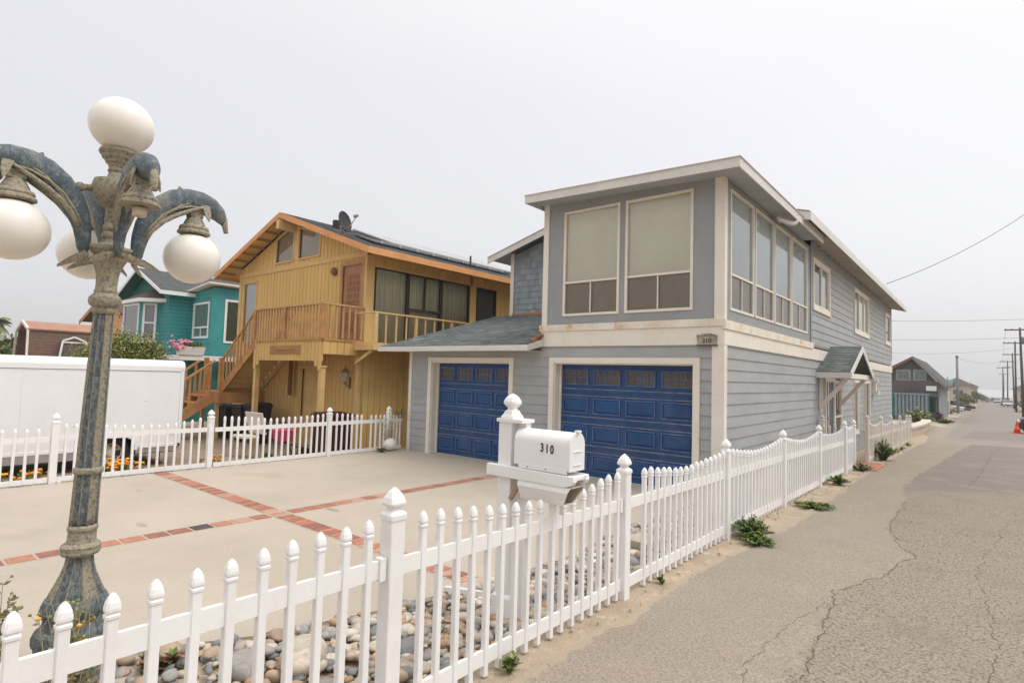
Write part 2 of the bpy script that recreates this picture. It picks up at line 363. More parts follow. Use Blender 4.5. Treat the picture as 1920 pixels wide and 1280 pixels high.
def vboards(fr, u0, u1, zb, zt, ops, wd=.2, gap=.018, d=.018, mb=None):
    """vertical grooved boards; zb, zt functions of u"""
    mb = mb or MB(); n = max(1, round((u1-u0)/wd)); wd = (u1-u0)/n
    for i in range(n):
        a = u0+i*wd; b = a+wd
        for (x0, x1, dd) in ((a+gap/2, b-gap/2, d), (b-gap/2, b+gap/2, 0)):
            if x1 > u1: x1 = u1
            cuts = [(o[2],o[3]) for o in ops if o[0] < (x0+x1)/2 < o[1]]
            lo_ = max(zb(x0), zb(x1)); hi_ = min(zt(x0), zt(x1))
            sg = free(lo_, hi_, cuts)
            for s0, s1 in sg:
                t0, t1 = (zt(x0), zt(x1)) if abs(s1-hi_) < 1e-6 else (s1, s1)
                mb.poly([fr.P(x0,s0,dd), fr.P(x1,s0,dd), fr.P(x1,t1,dd), fr.P(x0,t0,dd)])
                if dd: 
                    mb.poly([fr.P(x0,s0,0), fr.P(x0,s0,dd), fr.P(x0,t0,dd), fr.P(x0,t0,0)])
                    mb.poly([fr.P(x1,s0,dd), fr.P(x1,s0,0), fr.P(x1,t1,0), fr.P(x1,t1,dd)])
    return mb
def frame_rect(fr, mb, u0,u1,z0,z1,wd,d0,d1, bottom=True):
    fr.box(mb,u0,u0+wd,z0,z1,d0,d1); fr.box(mb,u1-wd,u1,z0,z1,d0,d1)
    fr.box(mb,u0+wd,u1-wd,z1-wd,z1,d0,d1-.001)
    if bottom: fr.box(mb,u0+wd,u1-wd,z0,z0+wd,d0,d1-.001)
def window(par, fr, u0,u1,z0,z1, wd=.045, fm=None, back=None, gl=None, hb=(), vb=(), d=.02, lowback=None, name='window', lowz=None, dep=.05, label=None, flush=False):
    """frame proud by d, bars hb=[z], vb=[(u,z0,z1)], pane and a blind/room backing behind it"""
    mb = MB(); frame_rect(fr, mb, u0,u1,z0,z1,wd,-.06,d)
    for z in hb: fr.box(mb, u0+wd,u1-wd,z-wd*.42,z+wd*.42,-.03,d-.006)
    for (u,a,b) in vb: fr.box(mb, u-wd*.22,u+wd*.22,a+.001,b-.001,-.03,d-.012)
    w_ = build(mb, name, fm or cream, par, label=label)
    gd = .012 if flush else -.012
    if flush: dep = -.004
    g = MB(); fr.quad(g, u0+wd*.5,u1-wd*.5,z0+wd*.5,z1-wd*.5,gd); build(g, 'glass_pane', gl or glass, w_)
    if lowz:
        g = MB(); fr.quad(g, u0,u1,lowz,z1,-dep); build(g, 'blind', back or blind, w_)
        g = MB(); fr.quad(g, u0,u1,z0,lowz,-dep-.006); build(g, 'curtain', lowback or browni, w_)  # lower backing sheet, no cloth: its colour stands in for the dim room
    else:
        g = MB(); fr.quad(g, u0,u1,z0,z1,-dep); build(g, 'blind', back or blind, w_)
    return w_
def roof_sheet(par, A, B_, C_, D_, thick, mats, name='roof', exp=.15, tab=.28, rn=rnd, plain=None):
    """roof plane A,B = eave left/right, C,D = ridge right/left; overlapping shingle tabs over a solid deck"""
    A,B_,C_,D_ = map(Vector,(A,B_,C_,D_)); nrm = (B_-A).cross(D_-A).normalized()
    if nrm.z < 0: nrm = -nrm
    mb = MB(); mb.cur = 0
    lo = [p - nrm*thick for p in (A,B_,C_,D_)]
    mb.hexa([lo[0],lo[1],lo[2],lo[3],A,B_,C_,D_])
    n = max(1, round((D_-A).length/exp))
    for i in range(n):
        t0, t1 = i/n, (i+1)/n
        p0, q0 = A.lerp(D_,t0), B_.lerp(C_,t0); p1, q1 = A.lerp(D_,t1), B_.lerp(C_,t1)
        Lh = (q0-p0).length; x = -rn.uniform(0,tab)
        while x < Lh:
            wd = tab*rn.uniform(.5,1.2); a = max(0,x)/Lh; b = min(Lh,x+wd)/Lh; x += wd
            if b <= a: continue
            h = .008+rn.uniform(0,.006); ex = rn.choice((0,0,.012))/max(.01,(D_-A).length)
            s0 = A.lerp(D_,max(0,t0-ex)); e0 = B_.lerp(C_,max(0,t0-ex))
            P0 = s0.lerp(e0,a)+nrm*h; P1 = s0.lerp(e0,b)+nrm*h; P2 = p1.lerp(q1,b)+nrm*.003; P3 = p1.lerp(q1,a)+nrm*.003
            mb.cur = rn.choice((0,0,1,1,2)); mb.poly([P0,P1,P2,P3]); mb.poly([s0.lerp(e0,a),s0.lerp(e0,b),P1,P0])
    return build(mb, name, mats, par)
def textmesh(s, size, mat_, name, parent, org, udir, ndir, extr=.002, font_scale=(1,1)):
    cu = bpy.data.curves.new('t','FONT'); cu.body = s; cu.size = size; cu.extrude = extr; cu.align_x = 'CENTER'; cu.align_y = 'CENTER'
    cu.offset = size*.02
    to = bpy.data.objects.new('t', cu); col.objects.link(to); bpy.context.view_layer.update()
    me = bpy.data.meshes.new_from_object(to.evaluated_get(bpy.context.evaluated_depsgraph_get())); bpy.data.objects.remove(to)
    u, n = Vector(udir), Vector(ndir); up = n.cross(u)
    mm = Matrix((u,up,n)).transposed().to_4x4(); mm.translation = Vector(org)
    me.transform(Matrix.Diagonal((font_scale[0],font_scale[1],1,1))); me.transform(mm)
    off = ORG[parent.name]; me.transform(Matrix.Translation((-off[0],-off[1],-off[2])))
    me.materials.clear(); me.materials.append(mat_)
    o = bpy.data.objects.new(name, me); col.objects.link(o); o.parent = parent; ORG[o.name] = off; return o

# ------------------------------------------------------------------ terrain
def gzr(y):
    t = max(0, y-7)
    if t < 6: return -.021*t*t/12
    return -(.021*(min(t,50)-3) + .009*min(max(0,t-50), 480))
def gz(x, y):
    z = gzr(y)
    if x < -10.8:
        t = min(1, (-10.8-x)/.9); q = max(0, min(1, (y-4.8)/2.2)); z -= (.15+.28*q*q*(3-2*q))*(t*t*(3-2*t))
    return z
def axisvals(lst):
    r = []
    for a, b, st in lst:
        v = a
        while v < b-1e-6: r.append(v); v += st
    r.append(lst[-1][1]); return r
def sheet(xs, ys, dz, name, m, kind='structure', fn=gz, **kw):
    mb = MB(); idx = [[mb.V((x,y,fn(x,y)+dz)) for x in xs] for y in ys]
    for j in range(len(ys)-1):
        for i in range(len(xs)-1): mb.F([idx[j][i], idx[j][i+1], idx[j+1][i+1], idx[j+1][i]])
    return build(mb, name, m, kind=kind, smooth=True, **kw)

# ------------------------------------------------------------------ ground, road, driveway
def interp(pts, y):
    if y <= pts[0][0]: return pts[0][1]
    for (a, va), (b, vb) in zip(pts, pts[1:]):
        if y <= b: return va + (vb-va)*(y-a)/(b-a)
    return pts[-1][1]
gx = axisvals([(-3000,-200,400),(-200,-60,20),(-60,-12,2),(-12,-10,.1),(-10,12,1),(12,100,8),(100,3000,400)])
gy = axisvals([(-300,-10,40),(-10,60,.9),(60,600,18),(600,5600,500)])
sheet(gx, gy, -.012, 'ground', sand)
rl = [(-10,-2.25),(3,-2.17),(5.2,-2.14),(6,-2.13),(8.3,-2.0),(10.7,-1.96),(16,-2.1),(20,-2.05),(28,-1.9),(33,-2.1),(36,-2.5),(60,-3.0),(400,-2.6)]
rr_ = random.Random(3)
def strip(name, lpts, rpts, y0, y1, st, dz, m, jl=.02, jr=.02, nx=6, seed=1, kind='structure', far=None):
    rn = random.Random(seed); mb = MB(); rows = []
    ys = axisvals([(y0,y1,st)]) if not far else axisvals([(y0,y1,st)]+far)
    j0 = j1 = 0
    for y in ys:
        j0 = j0*.6 + rn.gauss(0,jl); j1 = j1*.6 + rn.gauss(0,jr)
        a, b = interp(lpts,y)+j0, interp(rpts,y)+j1
        rows.append([mb.V((a+(b-a)*i/nx, y, gz(0,y)+dz)) for i in range(nx+1)])
    for A, B_ in zip(rows, rows[1:]):
        for i in range(nx): mb.F([A[i],A[i+1],B_[i+1],B_[i]])
    return build(mb, name, m, kind=kind, smooth=True)
cb = [(-3,-.85),(2.2,-.9),(3.85,-.93),(4.9,-.96),(5.8,-1.01),(6.5,-.78),(7.54,-.6),(8.2,-.85),(8.93,-.98),(11.3,-1.0),(12.5,-1.2),(15.4,-1.17),(20,-.95),(26,-.68),(29.6,-.45),(31,-.6),(34.3,-1.0),(43.8,-.6),(60,-1.2)]
def sst(a, b, x): t = max(0,min(1,(x-a)/(b-a))); return t*t*(3-2*t)
road_c = mat('asphalt_surface', (.295,.247,.193), .92, (.255,.214,.168), .5, c3=(.32,.275,.222), s3=.5, t3=(.5,.7), val=.34, vs_=65, detail=9)
def road_nodes(m):
    t = m.node_tree; n = t.nodes; l = t.links.new; p = n['Principled BSDF']; base = p.inputs['Base Color'].links[0].from_socket
    tc = n.new('ShaderNodeTexCoord')
    def nz(s, d=4, r=.6): x = n.new('ShaderNodeTexNoise'); x.inputs['Scale'].default_value = s; x.inputs['Detail'].default_value = d; x.inputs['Roughness'].default_value = r; l(tc.outputs['Object'], x.inputs['Vector']); return x.outputs['Fac']
    def mr(v, a, b, c=0., d=1.): x = n.new('ShaderNodeMapRange'); x.interpolation_type = 'SMOOTHSTEP'; l(v, x.inputs['Value']); [setattr(x.inputs[k], 'default_value', q) for k, q in (('From Min',a),('From Max',b),('To Min',c),('To Max',d))]; return x.outputs[0]
    def mix(f, a, b):
        x = n.new('ShaderNodeMix'); x.data_type = 'RGBA'; l(f, x.inputs[0])
        for q, k in ((a,6),(b,7)):
            if isinstance(q, tuple): x.inputs[k].default_value = (*q,1)
            else: l(q, x.inputs[k])
        return x.outputs[2]
    def math_(op, a, b):
        x = n.new('ShaderNodeMath'); x.operation = op
        for q, k in ((a,0),(b,1)):
            if isinstance(q, (int,float)): x.inputs[k].default_value = q
            else: l(q, x.inputs[k])
        return x.outputs[0]
    def attr(nm, amp, sc_): a = n.new('ShaderNodeAttribute'); a.attribute_name = nm; return mr(math_('ADD', a.outputs['Fac'], math_('MULTIPLY', math_('SUBTRACT', nz(sc_,6,.65), .5), amp)), .38, .62)
    # exposed aggregate: chips with dark gaps
    vo = n.new('ShaderNodeTexVoronoi'); vo.inputs['Scale'].default_value = 48; l(tc.outputs['Object'], vo.inputs['Vector'])
    chip = mix(mr(nz(70,3), .35, .65), (.33,.275,.215), (.22,.183,.143))
    chip = mix(mr(vo.outputs['Distance'], .45, .85), chip, (.145,.117,.09))
    chip = mix(mr(nz(1.3,5), .45, .75, 0, .45), chip, (.19,.155,.12))
    dark = mix(mr(nz(60,4), .35, .65), (.225,.192,.163), (.17,.145,.125)); dark = mix(mr(nz(1.1,6), .5, .7, 0, .6), dark, (.28,.24,.195))
    sandc = mix(mr(nz(90,4), .35, .65), (.40,.325,.24), (.31,.25,.185))
    grey = mix(mr(nz(40,4), .35, .65), (.25,.22,.19), (.205,.18,.157))
    fc, fd, fs, fg = attr('coarse',1.5,4.5), attr('dark',.9,2.4), attr('sandy',1.5,5), attr('greyish',.8,.8)
    fc = math_('MAXIMUM', fc, mr(nz(2.2,5), .4, .7, .12, .38))
    c = mix(fc, base, chip); c = mix(fg, c, grey); c = mix(fd, c, dark); c = mix(fs, c, sandc); l(c, p.inputs['Base Color'])
    h = math_('ADD', math_('MULTIPLY', nz(110,5), .5), math_('MULTIPLY', math_('MULTIPLY', vo.outputs['Distance'], -1.1), fc))
    b = n.new('ShaderNodeBump'); b.inputs['Strength'].default_value = .55; b.inputs['Distance'].default_value = .008; l(h, b.inputs['Height']); l(b.outputs[0], p.inputs['Normal'])
road_nodes(road_c)
mb = MB(); A1 = []; A2 = []; A3 = []; A4 = []
ys = axisvals([(-8,0,.5),(0,16,.08),(16,48,.25),(48,120,2),(120,577,12)])
rn = random.Random(77); jl = 0
xs0 = [i/70 for i in range(71)]; rows = []
for y in ys:
    jl = jl*.7+rn.gauss(0,.012); a, b = interp(rl,y)+jl, interp([(0,4.6),(400,4.9)],y); row = []
    for t in xs0:
        x = a+(b-a)*t; row.append(mb.V((x,y,gz(0,y)+.001+.012*math.exp(-((x-1.2)/2.2)**2))))
        e = interp(cb,y)
        cr = sst(e-.22, e+.16, x)*(1-sst(14.5,17.5,y)) if y < 18 else 0
        cr *= 1-.55*sst(2.3,3.3,x)
        dk = sst(e-.03,e+.03,x)*sst(11.8+.9*(x+1),13.6+.9*(x+1),y)*(1-sst(28.6,29.8,y-.3*x))*(1-sst(2.6,3.2,x)) + sst(e-.06,e+.08,x)*sst(33,34.2,y)*(1-sst(43,44.6,y))*(1-sst(2.2,2.9,x))
        A1.append(cr); A2.append(min(1,dk)); A3.append((1-sst(a+.0,a+.15+.05*math.sin(y*.9),x))*(1-sst(18,26,y))); A4.append(.85*sst(20,40,y)*sst(-2.2,-1.2,x))
    rows.append(row)
for A, B_ in zip(rows, rows[1:]):
    for i in range(70): mb.F([A[i],A[i+1],B_[i+1],B_[i]])
ro = build(mb, 'road', road_c, kind='structure', smooth=True)
for nm, v in (('coarse',A1),('dark',A2),('sandy',A3),('greyish',A4)):
    at = ro.data.attributes.new(nm, 'FLOAT', 'POINT'); at.data.foreach_set('value', v)
def crack(pts, wd, dz, m, seed, name='road_crack', st=.035):
    rn = random.Random(seed); mb = MB(); P = []
    for (a, b) in zip(pts, pts[1:]):
        n = max(2, int(math.dist(a,b)/st))
        for i in range(n): P.append((a[0]+(b[0]-a[0])*i/n, a[1]+(b[1]-a[1])*i/n))
    prev = None; jx = jy = 0
    for i, (x, y) in enumerate(P):
        jx = jx*.75+rn.gauss(0,.011); jy = jy*.75+rn.gauss(0,.011)
        w_ = wd*rn.uniform(.15,1.2)
        zz = gz(0,y)+.003+.012*math.exp(-((x+jx-1.2)/2.2)**2); a = mb.V((x+jx-w_, y+jy, zz)); b = mb.V((x+jx+w_, y+jy+w_*.4, zz))
        if prev and rn.random() > .06: mb.F([prev[0],prev[1],b,a])
        prev = (a,b)
    return build(mb, name, m, kind='structure')
crack([(-.92,3.0),(-.90,3.85),(-.97,4.9),(-1.03,5.8),(-.80,6.5),(-.62,7.5),(-.86,8.2),(-.99,8.93),(-1.01,11.3)], .006, .012, crackm, 2)
crack([(-1.1,3.3),(-1.22,3.9),(-1.16,4.6),(-1.05,5.5)], .0025, .012, crackm, 3)
crack([(-.2,3.4),(.05,5.2),(-.1,7.5),(.2,10.5)], .003, .012, crackm, 5)
crack([(-1.0,9.2),(-.2,9.6),(.9,9.4)], .003, .012, crackm, 7)
crack([(-.3,14.2),(-.1,18),(.1,24),(.4,29)], .006, .014, crackm, 8, st=.1)
crack([(-1.5,48),(.8,46.5),(2.4,46)], .16, .009, crackf, 33, st=.2)

# concrete driveway with the bed of pebbles cut out along its street side
edge = [(-3,-4.9),(0,-4.75),(.6,-4.55),(1.0,-4.35),(1.32,-4.17),(1.86,-3.85),(2.21,-3.73),(2.72,-3.56),(3.38,-3.42),(4.1,-3.3),(4.79,-3.24),(5.62,-3.30),(6.5,-3.36),(8.0,-3.3),(9.2,-3.3)]
mb = MB(); prev = None
for y in axisvals([(-3,9.0,.15)]):
    xr = interp(edge,y)+rr_.gauss(0,.006); xl = -10.62
    cols = [mb.V((xl+(xr-xl)*i/10, y, .012)) for i in range(11)]; low = mb.V((xr, y, -.05))
    if prev:
        for i in range(10): mb.F([prev[0][i],prev[0][i+1],cols[i+1],cols[i]])
        mb.F([prev[0][10], prev[1], low, cols[10]])
    prev = (cols, low)
build(mb, 'driveway', concrete, kind='structure')
# saw joints and stains
mb = MB(); rn = random.Random(4)
for cx, cy, ra, rb_, n_ in ((-6.6,4.32,.26,.055,22),(-7.3,2.4,.12,.05,14),(-5.2,7.2,.30,.07,18),(-9.3,3.0,.10,.04,12)):
    P = [(cx+ra*math.cos(6.283*k/n_)*rn.uniform(.7,1.25), cy+rb_*math.sin(6.283*k/n_)*rn.uniform(.6,1.3), .0127) for k in range(n_)]
    mb.poly(P)
build(mb, 'driveway_stain', mat('oil_stain', (.27,.235,.185), .7, (.36,.30,.235), 9, lo=.4, hi=.6), kind='structure')
# brick inlay: one strip along the drive, one across it
mb = MB(); mb.box(-6.86,-6.63,-3,8.62,.006,.0145); mb.box(-10.6,-6.865,3.60,3.84,.006,.0145); mb.box(-6.625,-3.35,3.60,3.84,.006,.0145)
build(mb, 'brick_inlay_mortar', mortar, kind='structure')
mb = MB()
for y in [3.385-.222*k for k in range(28)]+[3.862+.222*k for k in range(21)]:
    if 1:
        mb.cur = rnd.choice((0,0,1,2,3)) if not (2.62 < y < 2.86) else 4
        o = rnd.uniform(-.006,.006); mb.box(-6.84+o,-6.65+o,y,y+.195,.012,.019)
for q0, q1 in ((-10.58,-6.88),(-6.86,-6.63),(-6.60,-3.40)):
    x = q0
    while x < q1-.08:
        mb.cur = rnd.choice((0,0,1,2,3)); o = rnd.uniform(-.005,.005)
        mb.box(x,x+.092,3.62+o,3.82+o,.012,.0195); x += .108
build(mb, 'brick_inlay', bricks, kind='structure')
# brick step to the side entrance, neighbour's paving
mb = MB(); x = -3.05
while x < -2.02:
    y = 15.2
    while y < 16.9:
        mb.cur = rnd.choice((0,0,1,2)); mb.box(x,x+.095,y,y+.2,gzr(16)-.05,gzr(y)+.02+rnd.uniform(0,.004)); y += .207
    x += .102
build(mb, 'entry_paving', bricks, kind='structure')
mb = MB()
sheet(axisvals([(-60,-20,4),(-20,-11.7,.5),(-11.7,-10.85,.1)]), axisvals([(-12,8.9,.7)]), .004, 'neighbour_driveway', neigh)
strip('far_driveway', [(47,-6.5),(60,-6)], [(47,-2.2),(60,-2.6)], 47.5, 57.5, 1, .006, mat('pale_paving', (.42,.36,.29), .9), .02, .2, 4, 41)
strip('far_driveway', [(64,-6.5),(100,-6)], [(64,-2.4),(100,-2.4)], 64, 104, 2, .006, MATS['pale_paving'], .02, .2, 4, 42)

# ------------------------------------------------------------------ picket fences
def section(mb, x, y, prof, cham=.28, cap=True):
    """square-with-chamfer sections: prof = [(halfwidth, z, roundness)]"""
    rings = []
    for h, z, c in prof:
        k = h*c; pts = [(h,k-h),(h,h-k),(h-k,h),(k-h,h),(-h,h-k),(-h,k-h),(k-h,-h),(h-k,-h)]
        rings.append([mb.V((x+a, y+b, z)) for a, b in pts])
    for r0, r1 in zip(rings, rings[1:]):
        for i in range(8): mb.F([r0[i], r0[(i+1)%8], r1[(i+1)%8], r1[i]])
    mb.F(rings[0][::-1]); mb.F(rings[-1])
def picket(par, x, y, z0, h, m=None, w_=.0185, lean=0):
    t = z0+h; mb = MB(); lx, ly = rnd.gauss(0,.0035), rnd.gauss(0,.003); w_ *= rnd.uniform(.97,1.03)
    section(mb, x, y, [(w_,z0+.0,.2),(w_,t-.088,.2),(w_*1.22,t-.084,.25),(w_*1.25,t-.074,.3),(w_*1.0,t-.069,.3),(w_*1.0,t-.064,.3),(w_*1.26,t-.060,.3),
                       (w_*1.28,t-.050,.35),(w_*1.12,t-.031,.4),(w_*.78,t-.014,.45),(w_*.34,t-.003,.5),(w_*.05,t,.5)])
    mb.v = [(v[0]+lx*(v[2]-z0-.4), v[1]+ly*(v[2]-z0-.4), v[2]) for v in mb.v]
    return build(mb, 'picket', m or vinyl, par)
def post(par, x, y, z0, top, m=None, w_=.045, k=1.0):
    mb = MB(); c = top-.148*k
    section(mb, x, y, [(w_,z0-.15,.08),(w_,c,.08)])
    p = build(mb, 'post', m or vinyl, par)
    mb = MB()
    section(mb, x, y, [(w_*1.12,c-.012,.1),(w_*1.14,c+.012*k,.1),(w_*1.05,c+.020*k,.12),(w_*.70,c+.034*k,.3),(w_*.66,c+.048*k,.35),(w_*1.02,c+.058*k,.2),
                       (w_*1.08,c+.070*k,.2),(w_*.92,c+.096*k,.22),(w_*.60,c+.122*k,.3),(w_*.26,c+.140*k,.4),(w_*.03,c+.148*k,.5)])
    build(mb, 'post_cap', m or vinyl, p); return p
def rail(par, p, q, ht=.088, wd=.023, m=None):
    wd = min(wd,.023)
    mb = MB(); mb.beam(p, q, wd, ht); return build(mb, 'rail', m or vinyl, par)
def scallop(t, dip=.12): return -dip*math.sin(math.pi*max(0,min(1,t)))**1.1
X1 = -2.35
fence = thing('picket_fence', (X1, 4.35, 0), 'long white vinyl picket fence along the street edge in front of the garages and mailbox', 'fence')
posts1 = [(-.51,1.20),(1.921,1.211),(4.351,1.171),(6.788,1.134),(9.209,1.108),(11.569,1.066)]
for y, t in posts1: post(fence, X1, y, gzr(y), t)
meas1 = [(.433,1.021),(.565,1.009),(.70,1.007),(.836,1.013),(.97,1.019),(1.102,1.025),(1.239,1.038),(1.371,1.045),(1.504,1.054),(1.639,1.058),(1.773,1.062)]
meas2 = [(2.125,1.049),(2.255,1.042),(2.393,1.035),(2.523,1.018),(2.656,1.005),(2.787,.990),(2.92,.978),(3.05,.969),(3.18,.952),(3.323,.951),(3.455,.945),(3.587,.940),(3.72,.958),(3.845,.980),(3.969,1.003),(4.103,1.018),(4.235,1.028)]
meas3 = [(4.72,1.014),(4.85,1.004),(4.984,.991),(5.115,.973),(5.247,.963),(5.382,.952),(5.513,.942),(5.646,.937),(5.777,.940),(5.91,.944),(6.037,.950),(6.171,.958),(6.299,.966),(6.432,.977),(6.562,.987),(6.689,.992)]
for k in range(6): meas1.insert(0, (.433-.133*(k+1), 1.015+.006*k))
for y, t in meas1+meas2+meas3: picket(fence, X1, y+rnd.uniform(-.003,.003), gzr(y)+rnd.uniform(.0,.012), t-gzr(y))
for a, b in zip(posts1[3:], posts1[4:]):
    n = 17; y0, y1 = a[0]+.10, b[0]-.13
    for i in range(n):
        y = y0+(y1-y0)*i/(n-1); t = a[1]+(b[1]-a[1])*i/(n-1)-.125+scallop(i/(n-1),.085)
        picket(fence, X1, y, gzr(y)+.01, t-gzr(y))
for (a, za, la), (b, zb, lb) in (((-.465,.83,.13),(1.876,.815,.125)), ((1.966,.805,.113),(4.306,.755,.105)), ((4.396,.752,.10),(6.743,.725,.10)), ((6.833,.715,.10),(9.164,.69,.07)), ((9.254,.685,.065),(11.524,.65,.04))):
    rail(fence, (X1,a,za),(X1,b,zb)); rail(fence, (X1,a,la),(X1,b,lb))
mb = MB()   # rail brackets on the near post
for y, z in ((1.845,.815),(4.27,.756)): mb.box(X1-.024,X1+.024,y-.012,y+.026,z-.055,z+.055)
build(mb, 'rail_bracket', vinyl, fence)
gate = thing('fence_gate', (X1,12.8,gzr(12.8)), 'white vinyl gate of close upright boards in the street fence by the side door', 'gate')
mb = MB()
for i in range(16):
    y = 11.70+i*.138; mb = MB(); t = .91-.02*i/16-.06*math.sin(math.pi*i/15)
    section(mb, X1, y, [(.0,0,.1)] and [(.018,gzr(y)+.05,.2),(.018,t-.03,.2),(.012,t-.01,.3),(.002,t,.3)]); build(mb, 'gate_board', vinyl, gate)
rail(gate, (X1,11.64,.62),(X1,13.86,.58)); rail(gate, (X1,11.64,.06),(X1,13.86,.02))
mb = MB(); mb.box(X1+.02,X1+.035,11.60,11.66,.25,.32); mb.box(X1+.02,X1+.035,11.60,11.66,.6,.67); build(mb, 'hinge', darkmet, gate)
f2 = thing('picket_fence', (X1,14.5,gzr(14.5)), 'short stub of white picket fence between the gate and the brick entry step', 'fence')
post(f2, X1, 13.985, gzr(14), 1.041); post(f2, X1, 15.063, gzr(15), 1.02)
for i in range(7): y = 14.13+i*.132; picket(f2, X1, y, gzr(y), .88-gzr(y))
rail(f2, (X1,14.03,.58),(X1,15.02,.56)); rail(f2, (X1,14.03,.02),(X1,15.02,0))
f3 = thing('picket_fence', (X1,22,gzr(22)), 'cream weathered picket fence with scalloped tops running beyond the brick entry step', 'fence')
fp = [(16.946,1.064),(19.397,.95),(21.634,.887),(24.074,.801),(26.312,.743),(27.479,.703)]
for y, t in fp: post(f3, X1, y, gzr(y), t, vinyl_far)
for a, b in zip(fp, fp[1:]):
    n = max(4, round((b[0]-a[0])/.135)-1)
    for i in range(n):
        f = (i+.75)/(n+.5); y = a[0]+(b[0]-a[0])*f; t = a[1]+(b[1]-a[1])*f-.14+scallop(f,.11)
        picket(f3, X1, y, gzr(y), t-gzr(y), vinyl_far)
    for dz_ in (.62,.1): rail(f3, (X1,a[0]+.045,gzr(a[0])+dz_),(X1,b[0]-.045,gzr(b[0])+dz_), m=vinyl_far)
# return fences beside the entry
f4 = thing('picket_fence', (-2.7,15.1,gzr(15)), 'low cream picket return beside the porch door', 'fence')
for i in range(5): picket(f4, -2.48-i*.12, 15.10, gzr(15), .95, vinyl_far)
mb = MB(); mb.beam((-3.05,15.10,.5),(-2.40,15.10,.5),.03,.08); build(mb, 'rail', vinyl_far, f4)
post(f4, -3.0, 15.12, gzr(15), 1.1, vinyl_far)

X2 = -10.67
lf = thing('picket_fence', (X2,5,0), 'white picket fence across the driveway, before the trailer and the yellow house', 'fence')
lp = [(-.1,1.05),(2.29,1.045),(4.51,1.03),(6.863,1.02),(8.414,1.01)]
for y, t in lp: post(lf, X2 if y < 5 else -10.6, y, 0, t, k=.95)
lpk = [(1.697,.83),(1.83,.834),(1.963,.825),(2.096,.821),(2.424,.879),(2.551,.873),(2.68,.862),(2.81,.853),(2.93,.848),(3.05,.843),(3.183,.831),(3.307,.825),(3.433,.819),(3.561,.82),(3.68,.814),(3.81,.818),(3.94,.83),(4.07,.85),(4.2,.87),(4.33,.9)]
lpk += [(.2+.133*i,.90-.06*math.sin(math.pi*i/14)) for i in range(11)]
lpk += [(4.722,.917),(4.848,.912),(4.969,.90),(5.093,.893),(5.214,.885),(5.341,.868),(5.461,.855),(5.589,.847),(5.71,.848),(5.837,.855),(5.962,.861),(6.09,.863),(6.215,.863),(6.344,.869),(6.468,.876),(6.594,.883),(6.714,.891),
        (7.044,.892),(7.172,.883),(7.305,.878),(7.427,.867),(7.553,.851),(7.669,.842),(7.928,.826),(8.052,.822),(8.181,.825),(8.287,.821),(8.561,.838),(8.653,.827),(8.749,.805)]
for y, t in lpk: picket(lf, (X2 if y < 4.6 else -10.60)+rnd.uniform(-.004,.004), y, .03, t-.03, w_=.017)
for (a, b, xx) in ((-.05,2.24,X2),(2.34,4.46,X2),(4.56,6.81,-10.60),(6.91,8.37,-10.60),(8.46,8.80,-10.60)):
    zt = .66 if a < 2.3 else .68
    rail(lf, (xx,a,zt),(xx,b,zt), .075, .03); rail(lf, (xx,a,.06),(xx,b,.06), .075, .03)

# ------------------------------------------------------------------ pebbles
def stones(n, place, mbx, rn, smin, smax, zb=-.02):
    for _ in range(n):
        p = place()
        if p is None: continue
        s = smin + (smax-smin)*rn.random()**2.2
        r = (s*rn.uniform(.8,1.25), s*rn.uniform(.65,1.0), s*rn.uniform(.38,.62))
        rot = Matrix.Rotation(rn.uniform(0,6.28),3,'Z') @ Matrix.Rotation(rn.gauss(0,.22),3,'X')
        mbx.cur = rn.choice((0,0,1,1,2,2,3,3,4,5,6,0,3))
        mbx.ell((p[0],p[1],zb+r[2]*.7+(p[2] if len(p)>2 else 0)), r, 10, 7, rot, .10, rn)
rn = random.Random(11); mb = MB()
def pl():
    y = rn.uniform(-.5,8.3); xe = interp(edge,y)
    if y < 1.0 and rn.random() < .3: return None
    x = rn.uniform(xe+.05, X1-.12)
    return (x,y,rn.uniform(0,.05))
stones(3700, pl, mb, rn, .022, .066)
build(mb, 'river_pebbles', pebb, kind='stuff', smooth=True, label='rounded river pebbles in grey, tan and rust filling the bed behind the street fence', cat='pebbles')
mb = MB()
def pl2():
    y = rn.uniform(-.2,8.6); return (rn.gauss(-10.66,.06), y, .005)
stones(420, pl2, mb, rn, .022, .05)
build(mb, 'edging_pebbles', pebb, kind='stuff', smooth=True, label='small dark pebbles scattered along the foot of the far driveway fence', cat='pebbles')
for loc, r, mi, lb in (((-3.22,1.99,.07),(.19,.13,.10),3,'large pale flat boulder lying among the pebbles behind the near fence post'),
                       ((-3.92,1.47,.04),(.13,.09,.06),1,'broad tan stone on the pebble bed right of the lamp post'),
                       ((-3.42,1.72,.04),(.14,.10,.07),0,'grey rounded stone in front of the large pale boulder'),
                       ((-2.86,2.5,.04),(.11,.09,.07),2,'dark grey cobble between the fence and the mailbox post')):
    mb = MB(); mb.ell(loc, r, 20, 14, Matrix.Rotation(rn.uniform(0,3),3,'Z'), .13, rn)
    build(mb, 'stone', pebb[mi], smooth=True, label=lb, cat='stone', rooto=loc)
mb = MB(); rn = random.Random(5)
def pl3():
    y = rn.uniform(1.8,27); return (X1+abs(rn.gauss(0,.13))+.02, y, gzr(y)+.02)
stones(260, pl3, mb, rn, .006, .022)
build(mb, 'grit', pebb, kind='stuff', smooth=True, label='loose grit and small stones along the foot of the street fence', cat='grit')
mb = MB(); mb.cur = 0
for _ in range(70):
    a = rn.uniform(0,6.28); q = rn.random()**.5*.10; mb.cur = 0
mb.ell((-3.86,1.16,-.0),(.20,.16,.035),24,8)
